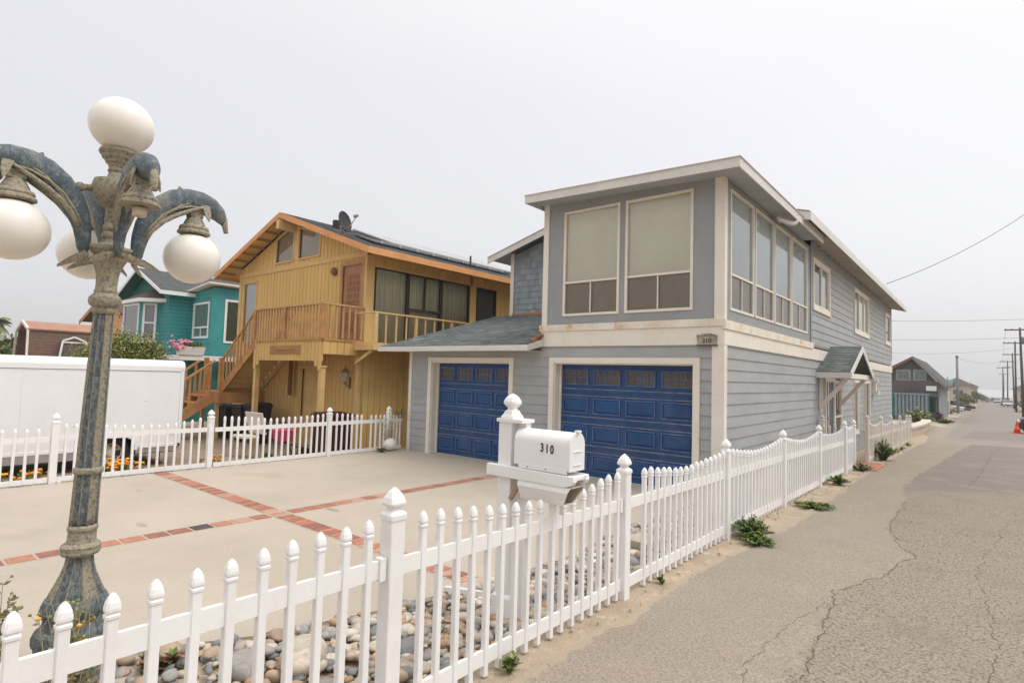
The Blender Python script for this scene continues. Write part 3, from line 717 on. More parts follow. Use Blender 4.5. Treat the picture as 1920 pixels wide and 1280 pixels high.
build(mb, 'concrete_footing', concrete, smooth=True, label='low rounded concrete footing beside the lamp post base', cat='footing', rooto=(-3.86,1.16,0))
mb = MB(); mb.beam((-3.36,3.30,.085),(-2.95,3.30,.15),.035,.035); build(mb, 'white_pipe', vinyl, label='short white plastic bar lying on the pebbles beside the mailbox post', cat='pipe', rooto=(-3.2,3.3,.1))
mb = MB(); mb.prism([(-3.0,5.55,.03),(-2.7,5.5,.03),(-2.68,5.85,.03),(-2.98,5.9,.03)],(0,0,.09)); build(mb, 'block', pebb[3], bevel=.01, label='sandy stone block on the pebbles by the wide gap in the fence', cat='stone', rooto=(-2.85,5.7,.05))

# ------------------------------------------------------------------ ornamental five-armed lamp
LX, LY = -3.985, .995
def lax(z): return (LX+.087*z, LY)
lamp = thing('ornamental_lamp_post', (LX,LY,0), 'weathered blue-grey cast lamp post with dolphin arms and round white globes in the foreground', 'lamp post')
mb = MB(); mb.smooth = True
mb.lathe([(.235,-.05),(.235,.05),(.215,.07),(.205,.20),(.21,.25),(.225,.27),(.228,.30),(.215,.33),(.19,.345),(.175,.37),(.172,.40),(.19,.42),(.197,.445),(.19,.47),(.175,.50)], n=48, axis=lax, rs=.81)
build(mb, 'base', patina, lamp, smooth=False)
mb = MB(); mb.smooth = True
mb.lathe([(.17,.49),(.155,.53),(.128,.58),(.103,.63),(.086,.68),(.078,.725),(.078,.74)], n=160, flute=10, famp=.18, axis=lax, rs=.81)
build(mb, 'flared_foot', [patina, patinat], lamp)
mb = MB(); mb.smooth = True
mb.lathe([(.078,.73),(.108,.738),(.116,.752),(.112,.768),(.118,.785),(.104,.798),(.088,.803),(.083,.82),(.082,.865),(.089,.875),(.089,.89),(.080,.90)], n=48, axis=lax, rs=.81)
build(mb, 'collar', patinat, lamp)
mb = MB(); mb.smooth = True
prof = [(.080+(.0585-.080)*i/26, .90+(2.085-.90)*i/26) for i in range(27)]
mb.lathe(prof, n=160, flute=10, famp=.20, axis=lax, rs=.83)
sh = build(mb, 'shaft', [patina, patinat], lamp)
mb = MB(); mb.lathe([(.080,1.185),(.087,1.19),(.087,1.215),(.080,1.22)], n=48, axis=lax, rs=.81); build(mb, 'band', patinat, sh, smooth=True)
mb = MB(); mb.smooth = True
mb.lathe([(.060,2.075),(.071,2.085),(.073,2.10),(.064,2.11),(.085,2.12),(.095,2.135),(.0965,2.15),(.093,2.165),(.078,2.18),(.066,2.19),(.070,2.20),(.064,2.21),(.062,2.24),(.066,2.29),(.078,2.33),(.094,2.36),(.104,2.372),(.104,2.385),(.092,2.39),
          (.088,2.40),(.108,2.415),(.120,2.43),(.118,2.445),(.085,2.455),(.058,2.47),(.05,2.49),(.06,2.50),(.058,2.52),(.048,2.53),(.056,2.545),(.054,2.565),(.044,2.58),(.05,2.60),(.047,2.64),(.052,2.66),
          (.095,2.685),(.120,2.71),(.134,2.75),(.136,2.79),(.128,2.812),(.07,2.822),(.058,2.835),(.050,2.86),(.058,2.87),(.052,2.885),(.060,2.905),(.075,2.915),(.078,2.925),(.098,2.94),(.100,2.952),(.112,2.96),(.118,2.972),(.112,2.985),(.085,2.99)], n=48, axis=lax, rs=.81)
build(mb, 'capital', patinat, lamp)
mb = MB(); a = lax(3.13); mb.ell((a[0],a[1],3.128),(.158,.158,.152),40,24); build(mb, 'globe', globe_m, lamp, smooth=True)
arms = [((0,1),True),((0,-1),True),((1,0),False),((-1,0),True)]
for (dx, dy), hasg in arms:
    cx, cy = lax(2.6)
    def A(r, z, t=0, c=(cx,cy), d=(dx,dy)): return (c[0]+d[0]*r-d[1]*t, c[1]+d[1]*r+d[0]*t, z)
    tv = (-dy,dx,0)
    path = [(.120,2.38),(.128,2.42),(.130,2.47),(.138,2.53),(.158,2.60),(.195,2.67),(.250,2.735),(.315,2.785),(.385,2.808),(.455,2.812),(.515,2.797),(.563,2.765),(.592,2.725),(.600,2.70)]
    rad = [.010,.022,.028,.033,.040,.048,.054,.057,.057,.054,.048,.038,.022,.008]
    P_ = []; Q_ = []
    for i in range(len(path)-1):
        for q in (0,.5):
            P_.append(A(path[i][0]+(path[i+1][0]-path[i][0])*q, path[i][1]+(path[i+1][1]-path[i][1])*q)); Q_.append(rad[i]+(rad[i+1]-rad[i])*q)
    P_.append(A(*path[-1])); Q_.append(rad[-1])
    mb = MB(); mb.tube(P_, Q_, 18, squash=1.32, up=tv)
    arm = build(mb, 'dolphin_arm', patina_arm, lamp, smooth=True)
    for s in (-1,1):   # tail flukes: thin swept blades
        mb = MB(); top = [(.118,2.405,.0),(.128,2.398,.03),(.145,2.385,.07),(.172,2.36,.11),(.205,2.325,.145)]; bot = [(.205,2.325,.146),(.165,2.345,.105),(.13,2.362,.06),(.108,2.375,.025),(.10,2.385,.0)]
        poly = top+bot[1:]; a_ = [mb.V(A(p[0],p[1]+.008,p[2]*s)) for p in poly]; b_ = [mb.V(A(p[0],p[1]-.008,p[2]*s)) for p in poly]
        for i in range(4):
            k = len(poly)-1-i; mb.F([a_[i],a_[i+1],a_[k-1] if k-1 > i+1 else a_[k],a_[k]] if k-1 > i+1 else [a_[i],a_[i+1],a_[k]]); mb.F(([b_[i],b_[k],b_[k-1],b_[i+1]]) if k-1 > i+1 else [b_[i],b_[k],b_[i+1]])
        for i in range(len(poly)): j = (i+1)%len(poly); mb.F([a_[i],a_[j],b_[j],b_[i]])
        recalc(build1(mb, 'tail_fluke', patinat, arm, smooth=False))
    mb = MB(); mb.prism([A(.25,2.775,-.006),A(.31,2.83,-.006),A(.325,2.885,-.006),A(.36,2.865,-.006),A(.41,2.862,-.006)], (-dy*.012, dx*.012, 0))
    recalc(build(mb, 'back_fin', patinat, arm))
    for s in (-1,0,1):
        mb = MB(); mb.tube([A(.150,2.50,s*.018),A(.185,2.575,s*.03),A(.24,2.645,s*.038),A(.305,2.695,s*.042),A(.37,2.735,s*.044),A(.43,2.765,s*.05),A(.47,2.79,s*.045)], [.008,.013,.015,.015,.013,.010,.006], 8, up=tv)
        build1(mb, 'body_ridge', patinat, arm, smooth=True)
    for s in (-1,1):
        for (o, f_) in ((0,1.0),(.022,.95)):
            mb = MB(); mb.tube([A(.142+o*.2,2.53,s*.030*f_),A(.178+o,2.60+o*.5,s*.040*f_),A(.235+o,2.68+o*.5,s*.047*f_),A(.305+o*.6,2.735+o*.8,s*.051*f_),A(.38,2.765+o,s*.050*f_),A(.45,2.775+o,s*.045*f_)], [.004,.007,.008,.008,.007,.004], 6, up=tv)
            build1(mb, 'body_ridge', patinat, arm, smooth=True)
    mb = MB()    # beak, pectoral fin, pegs
    mb.tube([A(.565,2.80),A(.60,2.74),A(.612,2.68),A(.617,2.655)], [.024,.021,.016,.013], 10, up=tv)
    build(mb, 'beak', patinat, arm, smooth=True)
    mb = MB()
    for s in (-1,1): mb.prism([A(.44,2.80,.042*s),A(.49,2.79,.044*s),A(.495,2.735,.058*s),A(.485,2.69,.064*s),A(.465,2.72,.056*s)], (-dy*.008*s, dx*.008*s, 0))
    recalc(build(mb, 'side_fin', patinat, arm))
    mb = MB(); mb.tube([A(.04,2.44),A(.15,2.44)], .016, 10); mb.tube([A(.09,2.76),A(.235,2.735)], .018, 10); mb.ell(A(.16,2.748),(.026,.026,.026),12,8)
    build(mb, 'peg', patinat, arm, smooth=True)
    mb = MB(); c = A(.425,0)
    mb.lathe([(.030,2.775),(.034,2.74),(.036,2.72),(.046,2.70),(.058,2.675),(.060,2.665),(.078,2.655),(.083,2.642),(.080,2.632),(.090,2.624),(.092,2.612),(.080,2.606)], c[:2], 32)
    mb.box(c[0]-.036,c[0]+.036,c[1]-.036,c[1]+.036,2.715,2.765)
    fit = build(mb, 'lamp_fitter', patinat, arm, smooth=False)
    if hasg:
        mb = MB(); mb.ell((c[0],c[1],2.458),(.157,.157,.153),40,24); build(mb, 'globe', globe_m, lamp, smooth=True)
    else:
        mb = MB(); mb.lathe([(.035,2.60),(.032,2.56),(.030,2.555)], c[:2], 20); build(mb, 'socket', mat('socket_ceramic', (.55,.47,.34), .5), arm, smooth=True)

# ------------------------------------------------------------------ mailbox
mail = thing('mailbox', (-2.75,3.33,0), 'white house-number mailbox with a newspaper slot below, on a finial post behind the fence', 'mailbox')
mb = MB(); section(mb, -2.76, 3.335, [(.068,-.1,.06),(.068,.19,.06)]); section(mb, -2.76, 3.335, [(.078,.0,.06),(.078,.19,.06),(.062,.21,.1)])
section(mb, -2.76, 3.335, [(.062,.20,.06),(.062,1.46,.06)]); build(mb, 'post', vinyl, mail)
mb = MB(); section(mb, -2.635, 3.36, [(.030,-.05,.1),(.030,1.46,.1)]); build(mb, 'slim_post', vinyl, mail)
mb = MB(); mb.box(-2.835,-2.59,3.26,3.41,1.452,1.478)
section(mb, -2.745, 3.335, [(.064,1.478,.1),(.062,1.492,.1),(.052,1.51,.2),(.046,1.53,.3),(.032,1.545,.4),(.030,1.556,.4),(.044,1.57,.35),(.056,1.588,.3),(.055,1.605,.3),(.042,1.632,.35),(.022,1.652,.4),(.003,1.662,.5)])
build(mb, 'finial', vinyl, mail, bevel=.002)
mb = MB(); mb.prism([(-2.90,3.235,1.055),(-2.20,3.235,1.055),(-2.135,3.235,1.075),(-2.12,3.235,1.10),(-2.125,3.235,1.135),(-2.90,3.235,1.14)],(0,.045,0))
mb.prism([(-2.90,3.39,1.055),(-2.20,3.39,1.055),(-2.135,3.39,1.075),(-2.12,3.39,1.10),(-2.125,3.39,1.135),(-2.90,3.39,1.14)],(0,.045,0))
mb.box(-2.66,-2.13,3.281,3.389,1.10,1.132); recalc(build(mb, 'support_arm', vinyl, mail, bevel=.006))
cy_, hw, zb_, zs_ = 3.335, .088, 1.165, 1.335
def arch(x, hw=hw, zb=zb_, zs=zs_, n=14, g=0): return [(x,cy_-hw-g,zb-g)]+[(x,cy_-(hw+g)*math.cos(math.pi*i/n),zs+(hw+g)*.96*math.sin(math.pi*i/n)) for i in range(n+1)]+[(x,cy_+hw+g,zb-g)]
mb = MB(); mb.prism(arch(-2.645), (.47,0,0)); bx_ = build(mb, 'box_body', whitep, mail); recalc(bx_)
mb = MB(); mb.prism(arch(-2.177, g=.005), (.017,0,0)); mb.box(-2.175,-2.14,cy_-.018,cy_+.018,zs_+.086,zs_+.100); mb.box(-2.158,-2.152,cy_-.05,cy_+.05,1.20,1.205); mb.box(-2.158,-2.152,cy_-.05,cy_+.05,1.29,1.295)
recalc(build(mb, 'box_door', whitep, mail, bevel=.0025))
mb = MB(); mb.box(-2.60,-2.185,cy_-hw-.004,cy_-hw+.002,1.142,1.172); build(mb, 'mounting_strip', whitep, bx_)
mb = MB()
for x in (-2.52,-2.36): mb.tube([(x,cy_-hw-.007,1.157),(x,cy_-hw+.001,1.157)], .0045, 8)
build(mb, 'screw', darkmet, bx_)
textmesh('3', .082, black, 'digit', bx_, (-2.395,cy_-hw-.0015,1.300), (1,0,0), (0,-1,0), font_scale=(.72,1))
textmesh('1', .082, black, 'digit', bx_, (-2.352,cy_-hw-.0015,1.297), (1,0,0), (0,-1,0), font_scale=(.72,1))
textmesh('0', .082, black, 'digit', bx_, (-2.310,cy_-hw-.0015,1.294), (1,0,0), (0,-1,0), font_scale=(.72,1))
mb = MB()   # newspaper holder: open tube with a tapered lower body
x0, x1 = -2.60, -2.155
def hexr(x, s=1, dx=0): 
    c = (cy_,1.0); return [(x+dx*(z-1.05), cy_+(y)*s, 1.0+(z-1.0)*s) for y, z in ((-.092,1.055),(-.10,1.02),(-.062,.925),(.062,.925),(.10,1.02),(.092,1.055))]
o_, i_ = hexr(x0), hexr(x1,1,.55); ii = hexr(x1,.86,.55); ib = hexr(x0+.08,.86)
q = [[mb.V(p) for p in r] for r in (o_, i_, hexr(x1,.93,.55), hexr(x0+.08,.93))]
for k in range(6):
    j = (k+1)%6; mb.F([q[0][k],q[1][k],q[1][j],q[0][j]]); mb.F([q[1][k],q[2][k],q[2][j],q[1][j]]); mb.F([q[2][k],q[3][k],q[3][j],q[2][j]])
mb.F(q[0]); mb.F(q[3][::-1]); nh = build(mb, 'newspaper_holder', vinyl, mail); recalc(nh)
mb = MB(); q = [[mb.V(p) for p in r] for r in (hexr(x1-.012,.925,.55), hexr(x0+.09,.925))]
for k in range(6): mb.F([q[0][k],q[0][(k+1)%6],q[1][(k+1)%6],q[1][k]])
mb.F(q[1]); build(mb, 'inner_liner', mat('brown_inside', (.55,.46,.34), .9), nh)  # separate inner surface, browner than the white outside
mb = MB(); mb.beam((-2.69,3.27,.90),(-2.60,3.27,1.03),.02,.03); build(mb, 'brace', mat('rusty_brace', (.40,.26,.15), .8), mail)

# ================================================================== GREY HOUSE
YF, XS, XL, YB = 8.80, -3.10, -10.38, 28.9
gh = thing('grey_house', (-6.7,8.8,0), 'two-storey grey lap-sided house with two blue garage doors and a boxed glazed upper bay', 'house')
f = FY(YF); s = FX(XS)
G1 = (-9.62,-7.34,-.1,2.045); G2 = (-6.25,-3.56,-.1,2.05)
W1 = (-6.09,-4.91,2.92,4.885); W2 = (-4.80,-3.585,2.92,4.885)
build(lap(f, XL, XS, -.3, 2.36, [G1,G2]), 'front_siding', siding, gh)
side_ops = [(15.98,16.92,-.6,1.86),(17.08,17.98,-.1,1.86),(19.95,20.65,.4,1.9),(21.6,22.9,.4,1.9)]
build(lap(s, YF, YB, -.9, 2.36, side_ops), 'side_siding', siding, gh)
SB = [(9.06,14.10,2.92,4.86)]
build(flat(f, -6.54, XS, 2.76, 5.12, [W1,W2], .004), 'bay_front_panel', panelg, gh)
build(flat(s, YF, 14.46, 2.72, 4.96, SB, .004), 'bay_side_panel', panelg, gh)
SW = [(14.66,16.50,3.62,4.72),(20.0,22.85,3.45,4.78),(26.9,28.6,3.55,4.70)]
build(lap(s, 14.46, YB, 2.66, 5.35, SW), 'upper_side_siding', siding, gh)
mb = MB()
mb.box(XL-.001,XL+.05,YF+.05,12.4,-.3,2.6); mb.box(XL-.001,XL+.05,12.45,YB,-.9,5.1); mb.box(XL+.05,XS-.05,YB-.08,YB-.002,-.9,5.3)
mb.box(-6.54,-6.50,YF+.02,14.4,2.5,5.1)
build(mb, 'rear_walls', siding, gh)
# mouldings: split belt, corner boards
mb = MB(); f.box(mb,-6.56,XS+.03,2.36,2.645,.0,.030); build(mb, 'belt_board', cream, gh)
mb = MB(); f.box(mb,-6.60,XS+.045,2.645,2.765,-.03,.050); build(mb, 'belt_drip_board', rusty, gh, bevel=.004)
mb = MB(); s.box(mb,YF-.0295,YB,2.36,2.62,.0,.031); build(mb, 'side_belt_board', cream, gh)
mb = MB(); s.box(mb,YF-.051,14.52,2.60,2.74,.0,.052); build(mb, 'side_belt_drip_board', rusty, gh, bevel=.004)
mb = MB()
f.box(mb,XS-.165,XS+.026,-.3,2.359,.0,.026); s.box(mb,YF-.0265,YF+.10,-.3,2.359,.0,.027)
f.box(mb,XS-.135,XS+.022,2.766,5.0,.0,.024); s.box(mb,YF-.0245,YF+.09,2.741,5.0,.0,.023)
f.box(mb,-6.56,-6.44,2.766,5.12,.0,.024)
f.box(mb,XL-.02,XL+.09,-.3,2.36,.0,.026); mb.box(XL-.025,XL-.0015,YF-.026,YF+.1,-.3,2.36)
build(mb, 'corner_boards', cream, gh)
mb = MB(); s.box(mb,14.38,14.46,2.741,4.95,.004,.030); s.box(mb,YB-.10,YB+.02,2.9,5.2,-.05,.022); build(mb, 'side_corner_boards', panelg, gh)
mb = MB(); mb.box(XL-.02,XL+.10,12.375,12.40,3.3,5.3); build(mb, 'gable_corner_board', cream, gh)
# garage doors
def garage(o, label):
    u0,u1,zt = o[0],o[1],o[3]
    mb = MB(); w_ = .105
    f.box(mb,u0-w_,u0,-.02,zt+w_,.0,.036); f.box(mb,u1,u1+w_,-.02,zt+w_,.0,.036); f.box(mb,u0,u1,zt,zt+w_,.0,.035)
    f.box(mb,u0-.002,u0+.02,-.02,zt,-.2,.0); f.box(mb,u1-.02,u1+.002,-.02,zt,-.2,.0); f.box(mb,u0+.02,u1-.02,zt-.02,zt+.001,-.2,.0)
    f.box(mb,u0+.02,u0+.05,-.02,zt-.02,-.19,-.15); f.box(mb,u1-.05,u1-.02,-.02,zt-.02,-.19,-.15)
    build(mb, 'garage_door_casing', cream, gh, bevel=.003)
    d0 = -.205; ua, ub = u0+.02, u1-.02; H = zt-.02
    dr = MB(); f.box(dr,ua,ub,0.0,H,d0-.05,d0); door = build(dr, 'garage_door', blue, gh, label=label)
    n = 4; W = ub-ua; sh_ = H/4
    for r in range(4):
        zb = r*sh_
        for k in range(n):
            pw = W/n; a = ua+k*pw+pw*.085; b = ua+(k+1)*pw-pw*.085; z0_, z1_ = zb+sh_*.24, zb+sh_*.80
            if r == 3: z0_, z1_ = zb+sh_*.27, zb+sh_*.82
            mb = MB(); frame_rect(f, mb, a,b,z0_,z1_,.020,d0,d0+.022)
            mb2 = build(mb, 'panel_moulding', bluel, door)
            if r < 3:
                mb = MB(); m_ = .055
                P = [f.P(a+.018,z0_+.018,d0+.001),f.P(b-.018,z0_+.018,d0+.001),f.P(b-.018,z1_-.018,d0+.001),f.P(a+.018,z1_-.018,d0+.001)]
                Q = [f.P(a+m_,z0_+m_,d0+.022),f.P(b-m_,z0_+m_,d0+.022),f.P(b-m_,z1_-m_,d0+.022),f.P(a+m_,z1_-m_,d0+.022)]
                for i in range(4): j = (i+1)%4; mb.poly([P[i],P[j],Q[j],Q[i]])
                mb.poly(Q); build(mb, 'raised_panel', blue, door)
            else:
                mb = MB(); f.quad(mb,a+.018,b-.018,z0_+.018,z1_-.018,d0+.003); pn = build(mb, 'window_lite', brownp, door)
                mb = MB()
                for q in (1,2,3): u = a+(b-a)*q/4; f.box(mb,u-.006,u+.006,z0_+.018,z1_-.018,d0+.003,d0+(.012 if q != 2 else .013))
                zm = (z0_+z1_)/2; f.box(mb,a+.018,b-.018,zm-.006,zm+.006,d0+.003,d0+.010)
                build(mb, 'lite_grille', bluel, door)
    for r in (1,2,3):
        for dz in (-.062,.062):
            mb = MB(); f.box(mb,ua,ub,r*sh_+dz-.005,r*sh_+dz+.005,d0,d0+.008); build(mb, 'joint_strip', tanline, door)
        mb = MB(); f.box(mb,ua,ub,r*sh_-.003,r*sh_+.003,d0-.002,d0+.0015); build(mb, 'joint_gap', darkmet, door)
    mb = MB(); f.box(mb,ua,ub,-.01,.018,d0-.02,d0+.02); build(mb, 'bottom_seal', mat('pale_seal', (.60,.53,.43), .8), door)
    return door
garage(G1, 'narrower blue panelled garage door under the low shingled roof')
garage(G2, 'wide blue panelled garage door under the glazed bay')
mb = MB(); mb.box(G1[0],G1[1],YF-.02,YF+.26,-.05,.010); mb.box(G2[0],G2[1],YF-.02,YF+.26,-.05,.010); build(mb, 'threshold', mat('pale_sill', (.56,.49,.39), .85), gh)
# upper bay windows
window(gh, f, *W1, .045, cream, blind, glass, hb=[3.545], vb=[((W1[0]+W1[1])/2,2.965,3.52)], lowz=3.545)
window(gh, f, *W2, .045, cream, blind, glass, hb=[3.545], vb=[((W2[0]+W2[1])/2,2.965,3.52)], lowz=3.545)
sw = [(9.06,10.24),(10.32,11.46),(11.53,12.70),(12.78,14.08)]
for a, b in sw: window(gh, s, a,b,2.92,4.86,.04,whitep if 0 else cream,blind_s,glassr,hb=[3.50],vb=[((a+b)/2,2.96,3.48)],lowz=3.50)
mb = MB(); s.quad(mb,9.0,14.14,2.92,4.86,-.07); build(mb, 'bay_inner_lining', browni, gh)
mb = MB(); 
for a, b in ((10.24,10.32),(11.46,11.53),(12.70,12.78)): s.box(mb,a,b,2.92,4.86,-.05,.012)
build(mb, 'window_mullion', panelg, gh)
def sidewin(u0,u1,z0,z1,vb,bk,label=None,bk2=None,w_=.075):
    o_ = MB(); frame_rect(s,o_,u0-w_,u1+w_,z0-w_*1.2,z1+w_,w_,.0,.034); s.box(o_,u0-w_-.02,u1+w_+.02,z0-w_*1.9,z0-w_*1.2,.0,.045)
    wn = build(o_, 'window', cream, gh, label=label)
    mb = MB(); frame_rect(s,mb,u0,u1,z0,z1,.03,-.05,.012)
    for u in vb: s.box(mb,u-.028,u+.028,z0+.03,z1-.03,-.04,.008)
    build(mb, 'sash', cream, wn)
    mb = MB(); s.quad(mb,u0+.01,u1-.01,z0+.01,z1-.01,-.02); build(mb, 'glass_pane', glassr, wn)
    cut = vb[0] if (bk2 and vb) else u1
    mb = MB(); s.quad(mb,u0,cut,z0,z1,-.06); build(mb, 'curtain', bk, wn)  # backing sheet coloured to stand in for a dim room
    if cut < u1: mb = MB(); s.quad(mb,cut,u1,z0,z1,-.062); build(mb, 'blind', bk2, wn)
sidewin(14.70,16.42,3.66,4.68,[15.6],browni,bk2=blind_s)
sidewin(20.1,22.75,3.52,4.72,[20.95,21.95],browni,bk2=blind)
sidewin(27.0,28.5,3.6,4.65,[],browni)
sidewin(19.98,20.62,.42,1.88,[],browni,w_=.06); sidewin(21.65,22.85,.42,1.88,[22.2],browni,w_=.06)
# bay roof: thin slab falling towards the street side
def slab(pts, th): mb = MB(); return mb.prism([(p[0],p[1],p[2]) for p in pts], (0,0,-th))
RL, RR = -6.66, -2.70
def zr(x): return 5.165+(5.035-5.165)*(x-RL)/(RR-RL)
mb = MB()
P = [(RL,8.30),(RR,8.30),(RR,13.86),(RL,13.86)]
mb.hexa([(x,y,zr(x)-.045) for x,y in P]+[(x,y,zr(x)+.0) for x,y in P]); build(mb, 'bay_roof', roofs[1], gh)
mb = MB(); mb.hexa([(x,y,4.965 if x>-5 else 5.095) for x,y in ((RL+.03,8.33),(RR-.03,8.33),(RR-.03,13.8),(RL+.03,13.8))]+[(x,y,zr(x)-.047) for x,y in ((RL+.03,8.33),(RR-.03,8.33),(RR-.03,13.8),(RL+.03,13.8))]); build(mb, 'bay_soffit', soffit, gh)
mb = MB()
def fas(a, b, za, zb, h, t):   # fascia board between two xy points
    a3, b3 = Vector((*a,0)), Vector((*b,0)); n = (b3-a3).cross(Vector((0,0,1))).normalized()*t
    mb.hexa([(a3.x,a3.y,za-h),(b3.x,b3.y,zb-h),(b3.x-n.x,b3.y-n.y,zb-h),(a3.x-n.x,a3.y-n.y,za-h),(a3.x,a3.y,za),(b3.x,b3.y,zb),(b3.x-n.x,b3.y-n.y,zb),(a3.x-n.x,a3.y-n.y,za)])
fas((RL,8.28),(RR,8.28),zr(RL)+.012,zr(RR)+.012,.145,.022); fas((RR+.001,8.281),(RR+.001,13.80),zr(RR)+.0125,zr(RR)-.03,.145,.022); fas((RL,13.8),(RL,8.303),zr(RL)+.0,zr(RL)+.012,.145,.022)
build(mb, 'bay_fascia', fascia_w, gh)
mb = MB(); mb.box(RL-.008,RR+.012,8.262,8.30,zr(RR)+.0125,zr(RR)+.02) if 0 else None
mb.beam((RL-.01,8.275,zr(RL)+.018),(RR+.01,8.275,zr(RR)+.018),.03,.010); mb.beam((RR+.005,8.26,zr(RR)+.0195),(RR+.005,13.8,zr(RR)-.02),.03,.010)
build(mb, 'drip_edge', fascia_w, gh)
mb = MB(); mb.tube([(RR-.03,11.6,4.97),(RR-.03,11.6,4.86),(RR-.045,11.58,4.82),(RR-.08,11.52,4.80),(-2.93,11.25,4.84),(-2.96,11.2,4.90)], [.045,.045,.045,.045,.045,.042], 12); build(mb, 'downspout', fascia_w, gh, smooth=True)
# main roof
EX, EZ, RX = -2.58, 5.12, -6.76; sl_ = .285; RZ = EZ+sl_*(EX-RX); LXx = RX-(EX-RX)
y0, y1 = 12.0, 29.15
def gslab(xa, za, xb, zb, ya, yb, nm):
    A,B_,C_,D_ = (xa,ya,za),(xa,yb,za),(xb,yb,zb),(xb,ya,zb)
    return roof_sheet(gh, A,B_,C_,D_, .05, roofs, nm, exp=.3, tab=.5)
gslab(EX,EZ,RX,RZ,y0,y1,'main_roof'); gslab(LXx,EZ,RX,RZ,y1,y0,'main_roof')
mb = MB(); n = 24
for i in range(n):
    y = 14.2+i*.62; mb.beam((XS+.0,y,EZ-.055+sl_*(EX-XS)-.06),(EX-.02,y,EZ-.115),.05,.11)
build(mb, 'rafter_tails', cream, gh)
mb = MB(); mb.hexa([(EX+.02,y0-.02,EZ-.17),(EX+.02,y1,EZ-.17),(EX,y1,EZ-.17),(EX,y0-.02,EZ-.17),(EX+.02,y0-.02,EZ+.004),(EX+.02,y1,EZ+.004),(EX,y1,EZ+.004),(EX,y0-.02,EZ+.004)])
for ya in (y0-.025, y1+.002):
    for (xa, xb) in ((LXx,RX),(EX,RX)):
        mb.hexa([(xa,ya,EZ-.17),(xb,ya,RZ-.17),(xb,ya+.024,RZ-.17),(xa,ya+.024,EZ-.17),(xa,ya,EZ+.0),(xb,ya,RZ+.0),(xb,ya+.024,RZ+.0),(xa,ya+.024,EZ+.0)])
build(mb, 'rake_fascia', fascia_w, gh)
mb = MB()
for (xa, xb) in ((LXx,RX),(EX,RX)): mb.hexa([(xa,y0-.04,EZ+.002),(xb,y0-.04,RZ+.002),(xb,y0+.1,RZ+.002),(xa,y0+.1,EZ+.002),(xa,y0-.04,EZ+.014),(xb,y0-.04,RZ+.014),(xb,y0+.1,RZ+.014),(xa,y0+.1,EZ+.014)])
build(mb, 'rake_drip', copper, gh)
mb = MB(); mb.poly([(LXx+.02,y0,EZ-.06),(XL+.1,y0,EZ-.06+.285*(XL+.1-LXx)),(XL+.1,y1,EZ-.06+.285*(XL+.1-LXx)),(LXx+.02,y1,EZ-.06)]); build(mb, 'eave_soffit', soffit, gh)
# shingled gable wall above the low roof
g = FY(12.42); mb = MB(); rn = random.Random(21); z = 3.30; k = 0
top = lambda u: EZ-.10+sl_*(u-LXx)
while z < 5.9:
    u = XL+.09-rn.uniform(0,.15); row = rn.choice((0,0,0))
    while u < -6.5:
        w_ = rn.uniform(.11,.22); a, b = max(XL+.09,u), min(-6.5,u+w_-.008); u += w_
        if b-a < .02: continue
        t = min(z+.165, top(a)); t2 = min(z+.165, top(b))
        if t <= z: continue
        j = rn.uniform(0,.014); mb.cur = rn.choice((0,0,0,1,2))
        mb.poly([g.P(a,z-j,.016),g.P(b,z-j,.016),g.P(b,t2,.003),g.P(a,t,.003)]); mb.poly([g.P(a,z-j,0),g.P(b,z-j,0),g.P(b,z-j,.016),g.P(a,z-j,.016)])
    z += .165
mb.cur = 1; mb.poly([g.P(XL+.02,3.2,-.001),g.P(-6.5,3.2,-.001),g.P(-6.5,top(-6.5),-.001),g.P(XL+.02,top(XL+.02),-.001)])
build(mb, 'shingled_gable', shing, gh)
# low shed roof over the narrower garage
A,B_,C_,D_ = (-10.96,8.33,2.375),(-6.55,8.33,2.375),(-6.55,12.41,3.475),(-10.96,12.41,3.475)
roof_sheet(gh, A,B_,C_,D_, .045, roofs, 'low_roof', exp=.14, tab=.24, rn=random.Random(4))
mb = MB()
mb.hexa([(-10.97,8.305,2.265),(-6.52,8.305,2.265),(-6.52,8.328,2.265),(-10.97,8.328,2.265),(-10.97,8.305,2.37),(-6.52,8.305,2.37),(-6.52,8.328,2.37),(-10.97,8.328,2.37)])
mb.prism([(-6.52,8.329,2.265),(-6.52,8.76,2.36),(-6.52,8.76,2.50),(-6.52,8.329,2.37)],(-.024,0,0))
mb.prism([(-10.97,8.329,2.265),(-10.97,12.40,3.36),(-10.97,12.40,3.47),(-10.97,8.329,2.37)],(.024,0,0))
recalc(build(mb, 'low_roof_fascia', fascia_w, gh))
mb = MB(); mb.poly([(-10.94,8.33,2.275),(-6.55,8.33,2.275),(-6.55,8.79,2.275),(-10.94,8.79,2.275)]); build(mb, 'low_soffit', cream, gh)
mb = MB(); mb.beam((-10.3,12.39,3.50),(-6.6,12.39,3.50),.03,.06); mb.beam((-6.57,8.45,2.46),(-6.57,12.3,3.49),.025,.06); mb.beam((-6.62,8.72,2.52),(-6.50,8.72,2.58),.14,.05)
build(mb, 'flashing', copper, gh)
